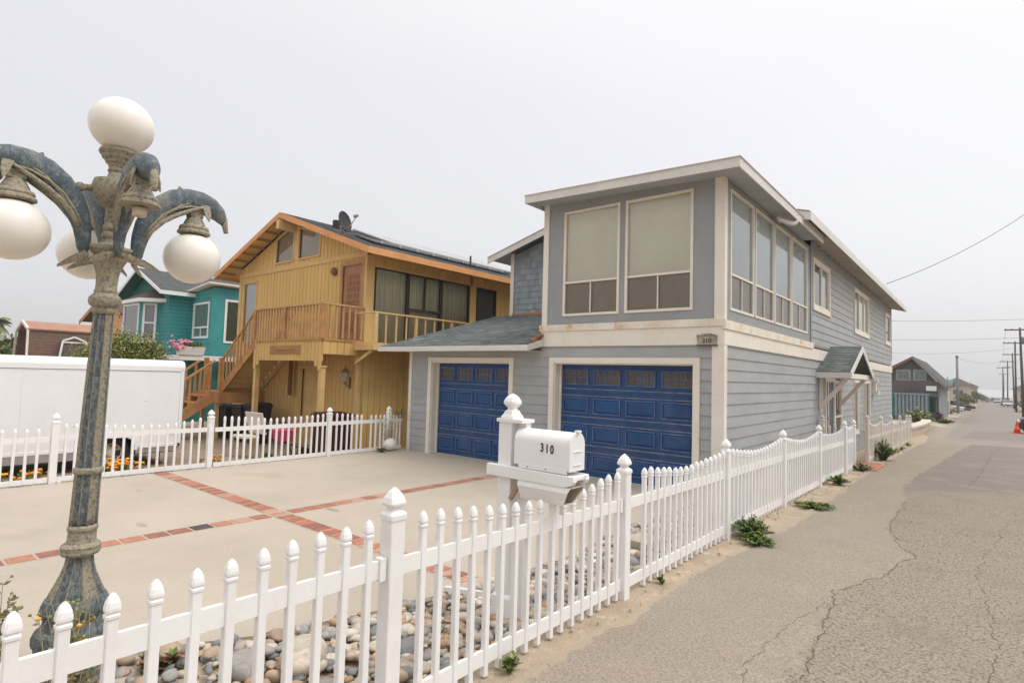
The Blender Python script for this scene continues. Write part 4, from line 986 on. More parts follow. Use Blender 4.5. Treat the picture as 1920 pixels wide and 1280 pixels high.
# porch roof over the side door
PX = -2.38; pa, pm, pb = 14.93, 16.58, 18.25; pe, pz = 2.10, 2.77
for (ya, yb) in ((pa,pm),(pb,pm)):
    A,B_ = (XS+.02,ya,pe),(PX,ya,pe); C_,D_ = (PX,yb,pz),(XS+.02,yb,pz)
    roof_sheet(gh, A,B_,C_,D_, .03, roofs, 'porch_roof', exp=.13, tab=.2, rn=random.Random(6))
mb = MB()
for (ya, yb) in ((pa,pm),(pb,pm)):
    mb.hexa([(PX,ya,pe-.14),(PX,yb,pz-.14),(PX+.022,yb,pz-.14),(PX+.022,ya,pe-.14),(PX,ya,pe),(PX,yb,pz),(PX+.022,yb,pz),(PX+.022,ya,pe)])
mb.box(XS+.01,PX-.001,pa-.02,pa+.003,pe-.15,pe-.015); mb.box(XS+.01,PX-.001,pb-.003,pb+.02,pe-.15,pe-.015)
build(mb, 'porch_fascia', fascia_w, gh)
mb = MB()
for y in (pa+.35, pb-.55):
    mb.beam((XS+.03,y,1.25),(PX-.12,y,pe-.16),.07,.09); mb.box(XS+.015,XS+.07,y-.05,y+.05,1.12,pe-.12)
mb.box(PX-.16,PX-.06,pa+.1,pb-.1,pe-.15,pe-.03); build(mb, 'porch_brackets', cream, gh)
mb = MB(); s.box(mb,15.98,16.92,-.2,1.86,-.05,.0); sd_ = build(mb, 'side_door', mat('slate_blue_door', (.12,.13,.20), .5), gh)
mb = MB(); frame_rect(s,mb,15.88,17.02,-.2,1.96,.10,.0,.036,False); s.box(mb,16.25,16.33,0,1.86,.0,.02); build(mb, 'door_casing', cream, sd_)
mb = MB(); mb.tube([s.P(16.1,.95,.0),s.P(16.1,.95,.05)],.02,8); mb.ell(s.P(16.1,.95,.06),(.03,.03,.03),10,8); build(mb, 'door_handle', silver, sd_, smooth=True)
sidewin(17.10,17.95,.0,1.84,[],browni,w_=.07)
mb = MB(); s.box(mb,17.10,17.95,.92,.98,.0,.02); build(mb, 'window_crossbar', cream, gh)
mb = MB(); s.box(mb,23.5,23.75,1.55,1.95,.0,.12); s.box(mb,23.42,23.83,1.50,1.62,.0,.2); s.box(mb,23.45,23.80,1.93,2.0,0,.18); build(mb, 'wall_lantern', vinyl_far, gh)
# house number plaque
pq = thing('house_number_plaque', (-3.335,8.76,2.42), 'small decorated stone house number plaque on the cream belt near the corner', 'sign')
mb = MB(); mb.box(-3.49,-3.185,8.742,8.768,2.355,2.485); build(mb, 'plate', mat('plaque_stone', (.40,.36,.28), .8, (.26,.25,.19), 14), pq, bevel=.006)
mb = MB(); mb.box(-3.505,-3.17,8.736,8.769,2.338,2.352); build(mb, 'shelf_edge', mat('slate_dark', (.09,.09,.12), .7), pq)
mb = MB(); rn = random.Random(3)
for i in range(40):
    u = rn.uniform(-3.49,-3.185); z = 2.495+rn.uniform(-.008,.03)*(1 if abs(u+3.335) < .1 else .4); mb.ell((u,8.742,z),(.014,.008,.011),7,5)
for i in range(12): mb.ell((rn.choice((-3.49,-3.19))+rn.uniform(-.01,.01),8.742,rn.uniform(2.43,2.49)),(.012,.007,.010),7,5)
build(mb, 'leaf_garland', mat('garland_green', (.13,.15,.11), .9, (.30,.27,.22), 30), pq, smooth=True)
textmesh('310', .095, mat('plaque_ink', (.10,.075,.055), .8), 'number', pq, (-3.335,8.7405,2.418), (1,0,0), (0,-1,0), .002, (1.05,1))

# ================================================================== YELLOW HOUSE
YW, XW = 9.30, -12.90; XLW = -20.27; GZ = -.44
yh = thing('yellow_house', (-16.5,9.3,GZ), 'yellow board-sided two-storey house with gabled roof, orange fascia and an outdoor landing', 'house')
f = FY(YW); r = FX(XW); AP, AZ = -16.70, 6.60; RS = .352
roofz = lambda u: AZ-.17-RS*abs(u-AP)
gw1, gw2 = (-17.85,-16.72,5.19), (-16.46,-15.22,5.19)
LW = (-19.96,-18.98,2.64,4.74); DR = (-14.0,-13.09,2.62,4.73)
def vb_wall(fr,u0,u1,zb,zt,ops,name,m,par,wd=.2): return build(vboards(fr,u0,u1,zb,zt,ops,wd), name, m, par)
vb_wall(f, XLW, XW, lambda u: 2.5, lambda u: 4.92, [LW,DR], 'upper_front_wall', yellow, yh)
mb = MB(); vboards(f, XLW, gw1[0], lambda u:5.05, roofz, [], .2, mb=mb); vboards(f, gw2[1], XW, lambda u:5.05, roofz, [], .2, mb=mb)
vboards(f, gw1[0], gw2[1], lambda u:5.05, lambda u:5.19, [], .3, mb=mb); build(mb, 'gable_wall', yellow, yh)
vb_wall(f, XLW, XW, lambda u: GZ-.1, lambda u: 2.5, [(-15.95,-14.7,GZ-.2,1.80)], 'lower_front_wall', yellow, yh)
vb_wall(r, YW, 17.5, lambda u: GZ-.1, lambda u: 2.5, [], 'lower_side_wall', yellow, yh)
mb = MB(); vboards(r, YW, 9.55, lambda u:2.5, lambda u:4.95, [], .25, mb=mb); vboards(r, 13.32, 13.62, lambda u:2.5, lambda u:4.95, [], .3, mb=mb); vboards(r, 14.62, 17.5, lambda u:2.5, lambda u:4.95, [], .2, mb=mb)
vboards(r, 9.55, 14.62, lambda u:4.66, lambda u:4.95, [(13.32,13.62,4,5)], .3, mb=mb); build(mb, 'upper_side_wall', yellow, yh)
mb = MB(); f.box(mb,XLW,XW+.02,4.92,5.05,0,.045); build(mb, 'gable_band', yellowb, yh)
mb = MB(); f.box(mb,XW-.14,XW+.022,2.3,4.92,.013,.032); r.box(mb,YW-.031,YW+.14,2.3,4.95,.013,.031); f.box(mb,XLW-.02,XLW+.16,-.5,4.92,.013,.03)
f.box(mb,XW-.12,XW+.02,GZ,2.3,.013,.03); build(mb, 'corner_boards', yellowb, yh)
mb = MB(); mb.box(XLW,XLW+.05,YW+.05,17.5,GZ,4.95); mb.box(XLW,XW,17.45,17.5,GZ,5.0); build(mb, 'rear_walls', yellow, yh)
mb = MB(); mb.box(XLW+.06,XW-.13,YW+.14,17.4,GZ,4.9); mb.prism([(XLW+.06,YW+.14,4.9),(XW-.13,YW+.14,4.9),(AP,YW+.14,6.2)],(0,7.9,0)); mb.box(XW-.129,XW-.02,14.62,17.4,GZ,5.0); build1(mb, 'inner_core', mat('unlit_interior', (.12,.10,.07), .9), yh)  # dark core added inside the shell to block sky showing through wall gaps
mb = MB(); mb.box(XW-.10,XW-.004,9.4,17.4,4.67,5.02); mb.box(XW-.099,XW-.005,13.31,13.63,2.4,4.67); build1(mb, 'wall_header', yellow, yh)
# gable windows (trapezoids following the roof)
for (a, b, zb) in (gw1, gw2):
    za, zb2 = (roofz(a)-.05, roofz(b)-.05) if a < -17 else (min(roofz(a)-.05,6.2), roofz(b)-.05)
    fr_ = MB(); t = .06
    for (p, q) in (((a,zb),(b,zb)),((a,zb),(a,za)),((b,zb),(b,zb2)),((a,za),(b,zb2))):
        fr_.beam(f.P(p[0],p[1],.02), f.P(q[0],q[1],.02), .05, .07, up=(0,1,0) if p[0]!=q[0] else (1,0,0))
    wn = build(fr_, 'gable_window', yellowb, yh)
    g_ = MB(); g_.poly([f.P(a,zb,-.01),f.P(b,zb,-.01),f.P(b,zb2,-.01),f.P(a,za,-.01)]); build(g_, 'glass_pane', glass, wn)
    g_ = MB(); g_.poly([f.P(a,zb,-.06),f.P(b,zb,-.06),f.P(b,zb2,-.06),f.P(a,za,-.06)]); build(g_, 'curtain', mat('gable_curtain', (.50,.41,.29), .9, (.42,.34,.24), 1), wn)
mb = MB(); f.box(mb,gw1[1]+.03,gw2[0]-.03,5.19,6.3,0,.03); build(mb, 'gable_post', yellowb, yh)
mb = MB(); mb.box(AP-.09,AP+.09,8.68,9.4,AZ-.52,AZ-.24); build(mb, 'ridge_beam', yellowb, yh, bevel=.01)
# roof
ea = .8; XE1, XE0 = XW+ea, XLW-ea; ze1 = AZ-RS*(XE1-AP); ze0 = AZ-RS*(AP-XE0)
rm = [roofdk, roofdk, roofs[1]]
roof_sheet(yh, (XE1,8.75,ze1),(XE1,18,ze1),(AP,18,AZ),(AP,8.75,AZ), .04, rm, 'roof', exp=.2, tab=.35)
roof_sheet(yh, (XE0,18,ze0),(XE0,8.75,ze0),(AP,8.75,AZ),(AP,18,AZ), .04, rm, 'roof', exp=.2, tab=.35)
mb = MB()
for (xa, za) in ((XE1,ze1),(XE0,ze0)):
    mb.hexa([(xa,8.715,za-.17),(AP,8.715,AZ-.17),(AP,8.75,AZ-.17),(xa,8.75,za-.17),(xa,8.715,za+.0),(AP,8.715,AZ+.0),(AP,8.75,AZ+.0),(xa,8.75,za+.0)])
build(mb, 'rake_fascia', orange, yh)
mb = MB(); mb.box(XE1,XE1+.03,8.715,18,ze1-.17,ze1+.002); mb.box(XE0-.03,XE0,8.715,18,ze0-.17,ze0+.002); build(mb, 'eave_fascia', orange, yh)
mb = MB()
for sg, xe, ze, xw in ((1,XE1,ze1,XW),(-1,XE0,ze0,XLW)):   # boarded soffit
    mb.poly([(xe,8.75,ze-.06),(xe,18,ze-.06),(xw,18,ze-.06+RS*ea),(xw,8.75,ze-.06+RS*ea)])
    mb.poly([(xe,8.75,ze-.055),(AP,8.75,AZ-.055),(AP,YW,AZ-.055),(xe,YW,ze-.055)])
build(mb, 'soffit_boards', yellowb, yh)
mb = MB()
for k in range(9):
    for sg in (1,-1):
        x = AP+sg*(.5+k*.5)
        if abs(x-AP) < 4.3: mb.beam((x,8.76,AZ-.10-RS*abs(x-AP)),(x,YW,AZ-.10-RS*abs(x-AP)),.045,.07)
build(mb, 'lookouts', mat('shadow_wood', (.40,.27,.11), .8), yh)
for x0, x1, y0_, y1_, m_, nm in ((-16.45,-14.35,11.2,17.6,mat('pale_solar_mat', (.40,.41,.39), .6, (.34,.35,.335), 1), 'roof_panel'), (-13.95,-13.05,9.6,15.4,black,'solar_mat')):
    mb = MB(); z_ = lambda x: AZ-RS*(x-AP)+.03
    mb.hexa([(x0,y0_,z_(x0)),(x1,y0_,z_(x1)),(x1,y1_,z_(x1)),(x0,y1_,z_(x0)),(x0,y0_,z_(x0)+.05),(x1,y0_,z_(x1)+.05),(x1,y1_,z_(x1)+.05),(x0,y1_,z_(x0)+.05)]); build(mb, nm, m_, yh)
mb = MB()
for i in range(9): y = 9.8+i*.65; mb.box(-13.1,-13.0,y,y+.06,AZ-RS*3.65+.06,AZ-RS*3.65+.13)
build(mb, 'mat_clips', silver, yh)
mb = MB(); mb.tube([(-12.9,13.3,ze1+.2),(-12.9,13.3,ze1+.65)],.03,8); mb.tube([(-15.4,9.9,6.1),(-15.4,9.9,6.4)],.12,10); build(mb, 'vent_pipe', darkmet, yh)
# left tall window and carved door
window(yh, f, LW[0],LW[1],LW[2],LW[3],.06,yellowb,blind_s,glass,d=.04)
mb = MB(); frame_rect(f,mb,DR[0]-.12,DR[1]+.12,DR[2]-.02,DR[3]+.14,.12,.0,.04,False); cs = build(mb, 'door_casing', mat('brown_casing', (.48,.28,.12), .7), yh)
mb = MB(); f.box(mb,DR[0],DR[1],DR[2],DR[3],-.06,-.02); dd = build(mb, 'front_door', doorw, yh)
for grp, (z0_, z1_) in enumerate(((3.62,4.52),(2.86,3.46))):
    nr = 5 if grp == 0 else 4
    for i in range(3):
        for j in range(nr):
            a = DR[0]+.19+i*.195; c = z0_+(z1_-z0_)*j/nr; h = (z1_-z0_)/nr*.72
            mb = MB(); frame_rect(f,mb,a,a+.15,c,c+h,.018,-.02,.0); f.box(mb,a+.045,a+.105,c+.045,c+h-.045,-.02,-.005); build(mb, 'carved_square', doorw, dd)
mb = MB(); mb.ell(f.P(DR[0]+.08,3.6,.03),(.03,.04,.03),10,8); build(mb, 'door_handle', darkmet, dd, smooth=True)
mb = MB(); mb.ell(f.P(-14.36,4.62,.09),(.10,.09,.12),12,8); mb.box(-14.42,-14.30,YW-.05,YW-.013,4.5,4.66); build(mb, 'porch_light', mat('old_bronze', (.22,.13,.06), .6), yh, smooth=True)
# lower storey door recess, board, wall lantern
mb = MB(); f.box(mb,-15.95,-14.7,GZ,1.80,-.09,-.06); build(mb, 'lower_door', yellowb, yh)
mb = MB(); frame_rect(f,mb,-16.05,-14.6,GZ,1.92,.10,.013,.04,False); f.box(mb,-14.55,-13.2,1.62,1.72,.013,.04); build(mb, 'lower_door_casing', yellowb, yh)
mb = MB(); mb.box(-16.35,-16.19,9.1,9.14,1.0,2.3); build(mb, 'hanging_board', mat('red_brown_board', (.19,.08,.035), .8), yh)
wl = [(-13.42,9.14)]
mb = MB(); mb.box(-13.47,-13.37,YW-.03,YW-.012,1.3,1.62); mb.tube([(-13.42,YW-.03,1.42),(-13.42,9.18,1.36),(-13.42,9.12,1.46)],.014,6)
mb.lathe([(.02,1.45),(.06,1.47),(.05,1.49)],(-13.42,9.11),8); mb.lathe([(.105,1.74),(.085,1.78),(.05,1.83),(.02,1.86),(.012,1.90)],(-13.42,9.11),8)
lt = build(mb, 'wall_lantern', mat('old_bronze', (.1,.1,.1)), yh)
mb = MB(); mb.lathe([(.05,1.49),(.085,1.74)],(-13.42,9.11),6); build(mb, 'lantern_glass', mat('lantern_pane', (.45,.43,.34), .2), lt)
# landing, its railing and posts
LY0, LXa, LXb, FZ = 8.05, -16.45, -12.90, 2.60
mb = MB(); mb.box(LXa-.03,LXb+.03,LY0-.03,YW-.02,FZ-.05,FZ); build(mb, 'landing_deck', owood, yh)
lf_ = FY(LY0)
def zarch(u): 
    e = min(u-(LXa+.2), (LXb-.2)-u); return 2.02 if e > .25 else (1.78 if e < 0 else 1.78+.24*e/.25)
mb = vboards(lf_, LXa, LXb, zarch, lambda u: 2.55, [], .16); lf_.box(mb,LXa,LXb,2.02,2.55,-.03,-.001); build(mb, 'landing_apron', yellow, yh)
mb = MB(); lf_.box(mb,LXa-.02,LXb+.04,2.545,2.60,.0,.05); build(mb, 'landing_edge', owood, yh)
rr2 = FX(LXb); mb = vboards(rr2, LY0, YW, lambda u:2.20, lambda u:2.55, [], .2); rr2.box(mb,LY0,YW,2.20,2.55,-.03,-.001); build(mb, 'landing_side_apron', yellow, yh)
mb = MB(); rr2.box(mb,LY0-.03,YW,2.545,2.60,.0,.04); build(mb, 'landing_side_edge', owood, yh)
for x in (LXa+.07, LXb-.07):
    mb = MB(); section(mb, x, LY0+.07, [(.065,GZ-.1,.05),(.065,1.84,.05),(.085,1.86,.05),(.085,1.90,.05)]); build(mb, 'landing_post', yellowb, yh)
mb = MB(); section(mb, LXb-.05, YW-.10, [(.055,GZ,.05),(.055,1.85,.05),(.075,1.88,.1),(.06,1.92,.1),(.075,1.98,.1),(.075,2.2,.1)]); build(mb, 'wall_post', yellowb, yh)
def baluster(x, y, z0, z1, m, w_=.018, nm='baluster'): 
    mb = MB(); section(mb, x, y, [(w_,z0,.05),(w_,z1,.05)]); return build(mb, nm, m, yh)
for x in (LXa+.03, -14.74, LXb-.03): baluster(x, LY0-.01, 2.60, 3.50, owood, .055, 'railing_post')
n = 22
for i in range(n):
    x = LXa+.16+i*(LXb-LXa-.32)/(n-1)
    if abs(x+14.74) > .08: baluster(x, LY0-.01, 2.62, 3.46, tanwood, .021)
for i in range(6): baluster(LXb-.02, LY0+.2+i*.19, 2.62, 3.46, tanwood, .021)
mb = MB(); mb.box(LXa-.04,LXb+.04,LY0-.06,LY0+.04,3.465,3.51); mb.box(LXb-.06,LXb+.035,LY0+.041,YW-.03,3.465,3.508); build(mb, 'top_rail', tanwood, yh)
# balcony along the driveway side
BX = -12.08
mb = MB(); mb.box(XW+.02,BX,9.0,15.2,2.42,2.52); build(mb, 'balcony_deck', yellowb, yh)
mb = MB(); mb.box(BX-.02,BX+.02,8.98,15.2,2.34,2.54); mb.box(XW+.05,BX-.021,8.96,9.0,2.34,2.54); build(mb, 'balcony_edge', yellowb, yh)
for i in range(19):
    y = 9.05+i*.34; big = i % 4 == 0
    baluster(BX-.02, y, 2.52, 3.30, yellowb, .05 if i == 0 else (.035 if big else .018), 'balcony_baluster')
mb = MB(); mb.box(BX-.06,BX+.03,8.96,15.25,3.30,3.34); mb.box(XW+.05,BX-.061,8.97,9.03,3.30,3.338); build(mb, 'balcony_rail', yellowb, yh)
mb = MB(); mb.beam((XW+.02,9.05,2.0),(BX-.1,9.05,2.34),.06,.08); mb.beam((XW+.02,12.0,2.0),(BX-.1,12.0,2.34),.06,.08); build(mb, 'balcony_bracket', yellowb, yh)
# big side windows with pleated curtains
def swin(u0,u1,z0,z1,vb=(),hb=(),bk=None):
    mb = MB(); frame_rect(r,mb,u0,u1,z0,z1,.035,-.05,.02)
    for u in vb: r.box(mb,u-.025,u+.025,hb[0] if hb else z0+.05,z1-.05,-.04,.015)
    for z in hb: r.box(mb,u0+.05,u1-.05,z-.03,z+.03,-.04,.017)
    wn = build(mb, 'side_window', darkfr, yh)
    mb = MB(); r.quad(mb,u0,u1,z0,z1,-.02); build(mb, 'glass_pane', glass, wn)
    mb = MB(); r.quad(mb,u0,u1,z0,z1,-.10); build(mb, 'pleated_curtain', bk or curtain, wn)
swin(9.57,10.74,2.55,4.66); swin(10.76,12.05,2.55,4.66,[11.4],[3.62]); swin(12.07,13.30,2.55,4.66)
swin(13.64,14.60,2.55,4.66,bk=mat('dull_curtain', (.16,.14,.09), .9))
mb = MB(); r.box(mb,9.5,13.34,4.66,4.72,0,.05); build(mb, 'window_head', yellowb, yh)
# stairs: upper flight along the wall, mid landing, lower flight towards the street
MX0, MX1, MZ = -19.6, -18.45, 1.03
nst = 8
for i in range(nst):
    x = MX1+(LXa-MX1)*(i+.5)/nst; z = MZ+(FZ-MZ)*(i+1)/(nst+1)
    mb = MB(); mb.box(x-.15,x+.15,LY0+.03,9.2,z-.045,z); build(mb, 'tread', yellowb, yh)
    mb = MB(); mb.box(x-.115,x-.095,LY0+.06,9.18,z-.19,z-.046); build(mb, 'riser', yellowb, yh)
mb = MB()
for y in (LY0,): mb.beam((MX1-.1,y,MZ-.02),(LXa+.05,y,FZ-.12),.045,.24)
build(mb, 'stair_stringer', owood, yh)
mb = MB(); mb.beam((MX1-.1,9.22,MZ-.08),(LXa+.25,9.22,FZ-.10),.045,.16); build(mb, 'stair_stringer', yellowb, yh)
mb = MB(); mb.box(MX0,MX1+.1,7.85,9.25,MZ-.04,MZ); mb.box(MX0,MX1+.4,7.82,7.85,MZ-.34,MZ-.005); mb.box(MX1+.37,MX1+.4,7.85,9.25,MZ-.34,MZ-.005); build(mb, 'mid_landing', owood, yh)
mb = MB(); n = 9
mb.beam((MX1,LY0-.02,MZ+.98),(LXa+.05,LY0-.02,FZ+.88),.06,.05); mb.beam((MX1,9.2,MZ+.98),(LXa+.05,9.2,FZ+.88),.06,.05)
build(mb, 'stair_handrail', owood, yh)
for i in range(n):
    t = (i+.5)/n; x = MX1+(LXa-MX1)*t; baluster(x, LY0-.02, MZ+(FZ-.0-MZ)*t, MZ+.96+(FZ-.1-MZ)*t, owood, .022)
for x, y in ((MX1-.02,LY0-.03),(MX0+.05,LY0-.03)): baluster(x, y, MZ-.4, MZ+1.05, owood, .06, 'newel_post')
dy0, dy1, dz1 = 7.84, 5.85, GZ+.0
for X in (MX1-.02, MX0+.05):
    mb = MB(); mb.beam((X,dy0,MZ-.14),(X,dy1,dz1+.02),.05,.30); build(mb, 'lower_stringer', owood, yh)
    mb = MB(); mb.beam((X,dy0-.02,MZ+.95),(X,dy1+.1,dz1+1.05),.08,.06); build(mb, 'lower_handrail', owood, yh)
    for i in range(7): t = (i+.5)/7; y = dy0+(dy1-dy0)*t; z = MZ+(dz1-MZ)*t; baluster(X, y, z-.1, z+.95, owood, .03 if i != 6 else .055)
for i in range(7):
    t = (i+.6)/7; y = dy0+(dy1-dy0)*t; z = MZ+(dz1-MZ)*t
    mb = MB(); mb.box(MX0+.08,MX1-.05,y-.14,y+.14,z-.04,z); build(mb, 'lower_tread', owood, yh)
for x in (MX1,MX0+.1): mb = MB(); section(mb, x, 7.95, [(.05,GZ,.05),(.05,MZ-.35,.05)]); build(mb, 'landing_support', yellowb, yh)
# carved name board (illegible at this distance: shallow scrolled relief)
sg = thing('carved_name_board', (-14.68,8.0,2.32), 'long brown carved wooden name board on the apron below the landing', 'sign')
mb = MB(); lf_.box(mb,-15.48,-13.90,2.20,2.43,.014,.045); build(mb, 'board', mat('carved_board', (.42,.21,.09), .75, (.34,.17,.07), 4), sg, bevel=.012)
mb = MB(); rn = random.Random(8); u = -15.2
while u < -14.15:
    h = rn.uniform(.03,.06); mb.tube([lf_.P(u,2.315-h,.048),lf_.P(u+.015,2.315+h,.050),lf_.P(u+.05,2.315+h*.3,.050),lf_.P(u+.07,2.315-h*.8,.048)], .008, 6); u += rn.uniform(.085,.12)
build(mb, 'carved_scroll', mat('carved_light', (.52,.29,.14), .8), sg, smooth=True)
# satellite dish
sdh = thing('satellite_dish', (-13.30,8.80,5.45), 'dark rusty satellite dish with its receiver arm on the yellow house roof edge', 'satellite dish')
mb = MB(); cdir = Vector((.87,.25,.21)).normalized(); c = Vector((-13.36,8.80,5.80))
rot = cdir.to_track_quat('Z','Y').to_matrix(); rows = []
for i in range(9):
    q = i/8*.30; rows.append([mb.V(c+rot@Vector((q*math.cos(a)*.86,q*math.sin(a),q*q*.55))) for a in [2*math.pi*k/28 for k in range(28)]])
for a_, b_ in zip(rows, rows[1:]):
    for k in range(28): mb.F([a_[k],a_[(k+1)%28],b_[(k+1)%28],b_[k]])
ds = build(mb, 'dish', mat('dark_rusty_dish', (.035,.033,.035), .6, (.14,.07,.04), 3, lo=.58, hi=.75), sdh, smooth=True)
so_ = ds.modifiers.new('solid','SOLIDIFY'); so_.thickness = .012
mb = MB(); e = c+cdir*.46+Vector((0,0,.04)); mb.tube([c+Vector((0,0,-.28)), c+cdir*.25-Vector((0,0,.16)), e], .014, 8); build(mb, 'receiver_arm', silver, sdh, smooth=True)
mb = MB(); mb.tube([e-cdir*.09,e+cdir*.03],[.05,.035],10); build(mb, 'receiver', mat('receiver_grey', (.30,.30,.31), .5), sdh, smooth=True)
mb = MB(); mb.tube([c-cdir*.03, c-cdir*.08+Vector((0,0,-.15)), Vector((-13.22,8.74,5.30))], .022, 8); mb.tube([c-cdir*.05+Vector((0,0,-.05)), Vector((-13.42,8.74,5.34))], .014, 8); build(mb, 'mast', mat('rusty_mast', (.25,.15,.09), .7), sdh, smooth=True)

# ================================================================== things in front of the yellow house
GZ = -.44
def bin_(x, y, h, label, w_=.3):
    t = thing('wheelie_bin', (x,y,GZ), label, 'bin', 'black bins stored under the stairs')
    mb = MB(); mb.hexa([(x-w_*.8,y-w_*.8,GZ+.06),(x+w_*.8,y-w_*.8,GZ+.06),(x+w_*.8,y+w_*.8,GZ+.06),(x-w_*.8,y+w_*.8,GZ+.06),(x-w_,y-w_,GZ+h),(x+w_,y-w_,GZ+h),(x+w_,y+w_,GZ+h),(x-w_,y+w_,GZ+h)]); build(mb, 'body', black, t, bevel=.02)
    mb = MB(); mb.hexa([(x-w_*1.06,y-w_*1.1,GZ+h+.01),(x+w_*1.06,y-w_*1.1,GZ+h+.01),(x+w_*1.06,y+w_*1.1,GZ+h+.01),(x-w_*1.06,y+w_*1.1,GZ+h+.01),(x-w_,y-w_,GZ+h+.07),(x+w_,y-w_,GZ+h+.07),(x+w_*.9,y+w_*.9,GZ+h+.11),(x-w_*.9,y+w_*.9,GZ+h+.11)]); build(mb, 'lid', black, t, bevel=.015)
    mb = MB(); mb.tube([(x-.2,y+w_*1.15,GZ+h-.02),(x+.2,y+w_*1.15,GZ+h-.02)],.018,8); build(mb, 'handle', black, t)
    for sx in (-1,1): mb = MB(); mb.tube([(x+sx*w_*.8,y+w_*.8,GZ+.1),(x+sx*w_*.95,y+w_*.8,GZ+.1)],.1,14); build(mb, 'wheel', tyre, t)
bin_(-17.4, 8.35, 1.02, 'leftmost black lidded bin under the mid landing of the yellow stairs')
bin_(-16.75, 8.4, 1.10, 'black lidded bin right behind the left landing post of the yellow house')
bin_(-18.3, 8.3, .95, 'low black bin deepest under the orange stair landing')
t = thing('deck_box', (-12.25,8.0,GZ), 'tall maroon slatted storage cabinet behind the white fence by the yellow wall', 'cabinet')
x0,x1,y0,y1 = -12.55,-12.0,7.68,8.42; fr_ = FX(x1); fr2 = FY(y0)
mb = MB(); mb.box(x0,x1,y0,y1,GZ+.03,.68); build(mb, 'body', maroon, t)
mb = MB()
for i in range(6): u = y0+.03+i*.12; fr_.box(mb,u,u+.10,GZ+.06,.62,.0,.018)
for i in range(4): u = x0+.03+i*.13; fr2.box(mb,u,u+.11,GZ+.06,.62,.0,.018)
build(mb, 'slats', maroon, t)
mb = MB(); mb.hexa([(x0-.04,y0-.05,.68),(x1+.04,y0-.05,.68),(x1+.04,y1+.04,.68),(x0-.04,y1+.04,.68),(x0-.04,y0-.05,.74),(x1+.04,y0-.05,.72),(x1+.04,y1+.04,.72),(x0-.04,y1+.04,.76)])
for i in range(7): mb.beam((x0-.02,y0+.04+i*.11,.765),(x1+.03,y0+.04+i*.11,.735),.07,.02)
build(mb, 'lid', maroon, t)
t = thing('white_bench_back', (-14.9,7.2,GZ), 'tilted white board seat standing behind the fence below the stairs', 'seat')
mb = MB(); mb.beam((-14.45,7.0,.42),(-13.75,7.08,.42),.03,.55,up=(.1,-.25,1)); build(mb, 'backrest', vinyl_far, t)
mb = MB(); mb.box(-14.5,-13.8,6.6,7.0,.08,.13); build(mb, 'seat', vinyl_far, t)
for x, y in ((-14.45,6.65),(-13.85,6.65),(-14.45,6.98),(-13.85,6.98)): mb = MB(); section(mb,x,y,[(.025,GZ,.1),(.025,.08,.1)]); build(mb, 'leg', vinyl_far, t)
t = thing('wheelbarrow', (-13.25,7.3,GZ), 'pink bin on a dark frame between the landing posts of the yellow house', 'barrow')
mb = MB(); mb.hexa([(-13.45,7.2,.02),(-13.15,7.2,.02),(-13.15,7.5,.02),(-13.45,7.5,.02),(-13.55,7.1,.32),(-13.05,7.1,.32),(-13.05,7.6,.32),(-13.55,7.6,.32)]); build(mb, 'tub', mat('pink_plastic', (.62,.08,.16), .4), t, bevel=.02)
mb = MB(); mb.tube([(-13.65,7.0,.30),(-13.35,7.35,.0),(-12.95,7.7,-.15)],.02,8); mb.tube([(-13.45,7.15,.3),(-13.15,7.4,-.02),(-13.10,7.55,GZ)],.02,8); mb.tube([(-13.75,7.1,.42),(-13.65,7.3,.5),(-13.45,7.5,.45)],.02,8); build(mb, 'frame', darkmet, t)
mb = MB(); mb.tube([(-12.97,7.72,GZ+.17),(-12.91,7.68,GZ+.17)],.17,18); build(mb, 'wheel', tyre, t)
# bicycle-like dark clutter is omitted where it cannot be read; pots and plants follow

def leaves(mb, c, r, n, size, rn, flat=.5, upb=0, idx=(0,1,2), droop=0, clusters=0):
    cs = None
    if clusters:
        cs = []
        for _ in range(clusters):
            v = Vector((rn.gauss(0,1),rn.gauss(0,1),rn.gauss(0,1))).normalized(); q = rn.uniform(.55,.95)
            cs.append(Vector((v.x*r[0]*q, v.y*r[1]*q, abs(v.z)*r[2]*q if flat < 1 else v.z*r[2]*q)))
    for _ in range(n):
        if cs:
            k = rn.choice(cs); p = k+Vector((rn.gauss(0,r[0]*.16),rn.gauss(0,r[1]*.16),rn.gauss(0,r[2]*.14)))
        else:
            v = Vector((rn.gauss(0,1),rn.gauss(0,1),rn.gauss(0,1))).normalized(); q = rn.random()**.4; p = Vector((v.x*r[0]*q, v.y*r[1]*q, v.z*r[2]*q))
        p = Vector(c)+p
        a = rn.uniform(0,6.28); e = rn.uniform(-.5,1.2)+upb; d = Vector((math.cos(a)*math.cos(e), math.sin(a)*math.cos(e), math.sin(e)))
        s_ = d.cross(Vector((rn.gauss(0,.4),rn.gauss(0,.4),1))).normalized()*size*rn.uniform(.2,.34); L_ = size*rn.uniform(.7,1.3)
        mb.cur = rn.choice(idx)
        tip = p+d*L_; tip.z -= droop*L_
        mb.F([mb.V(p), mb.V(p+d*L_*.5+s_), mb.V(tip), mb.V(p+d*L_*.5-s_)])
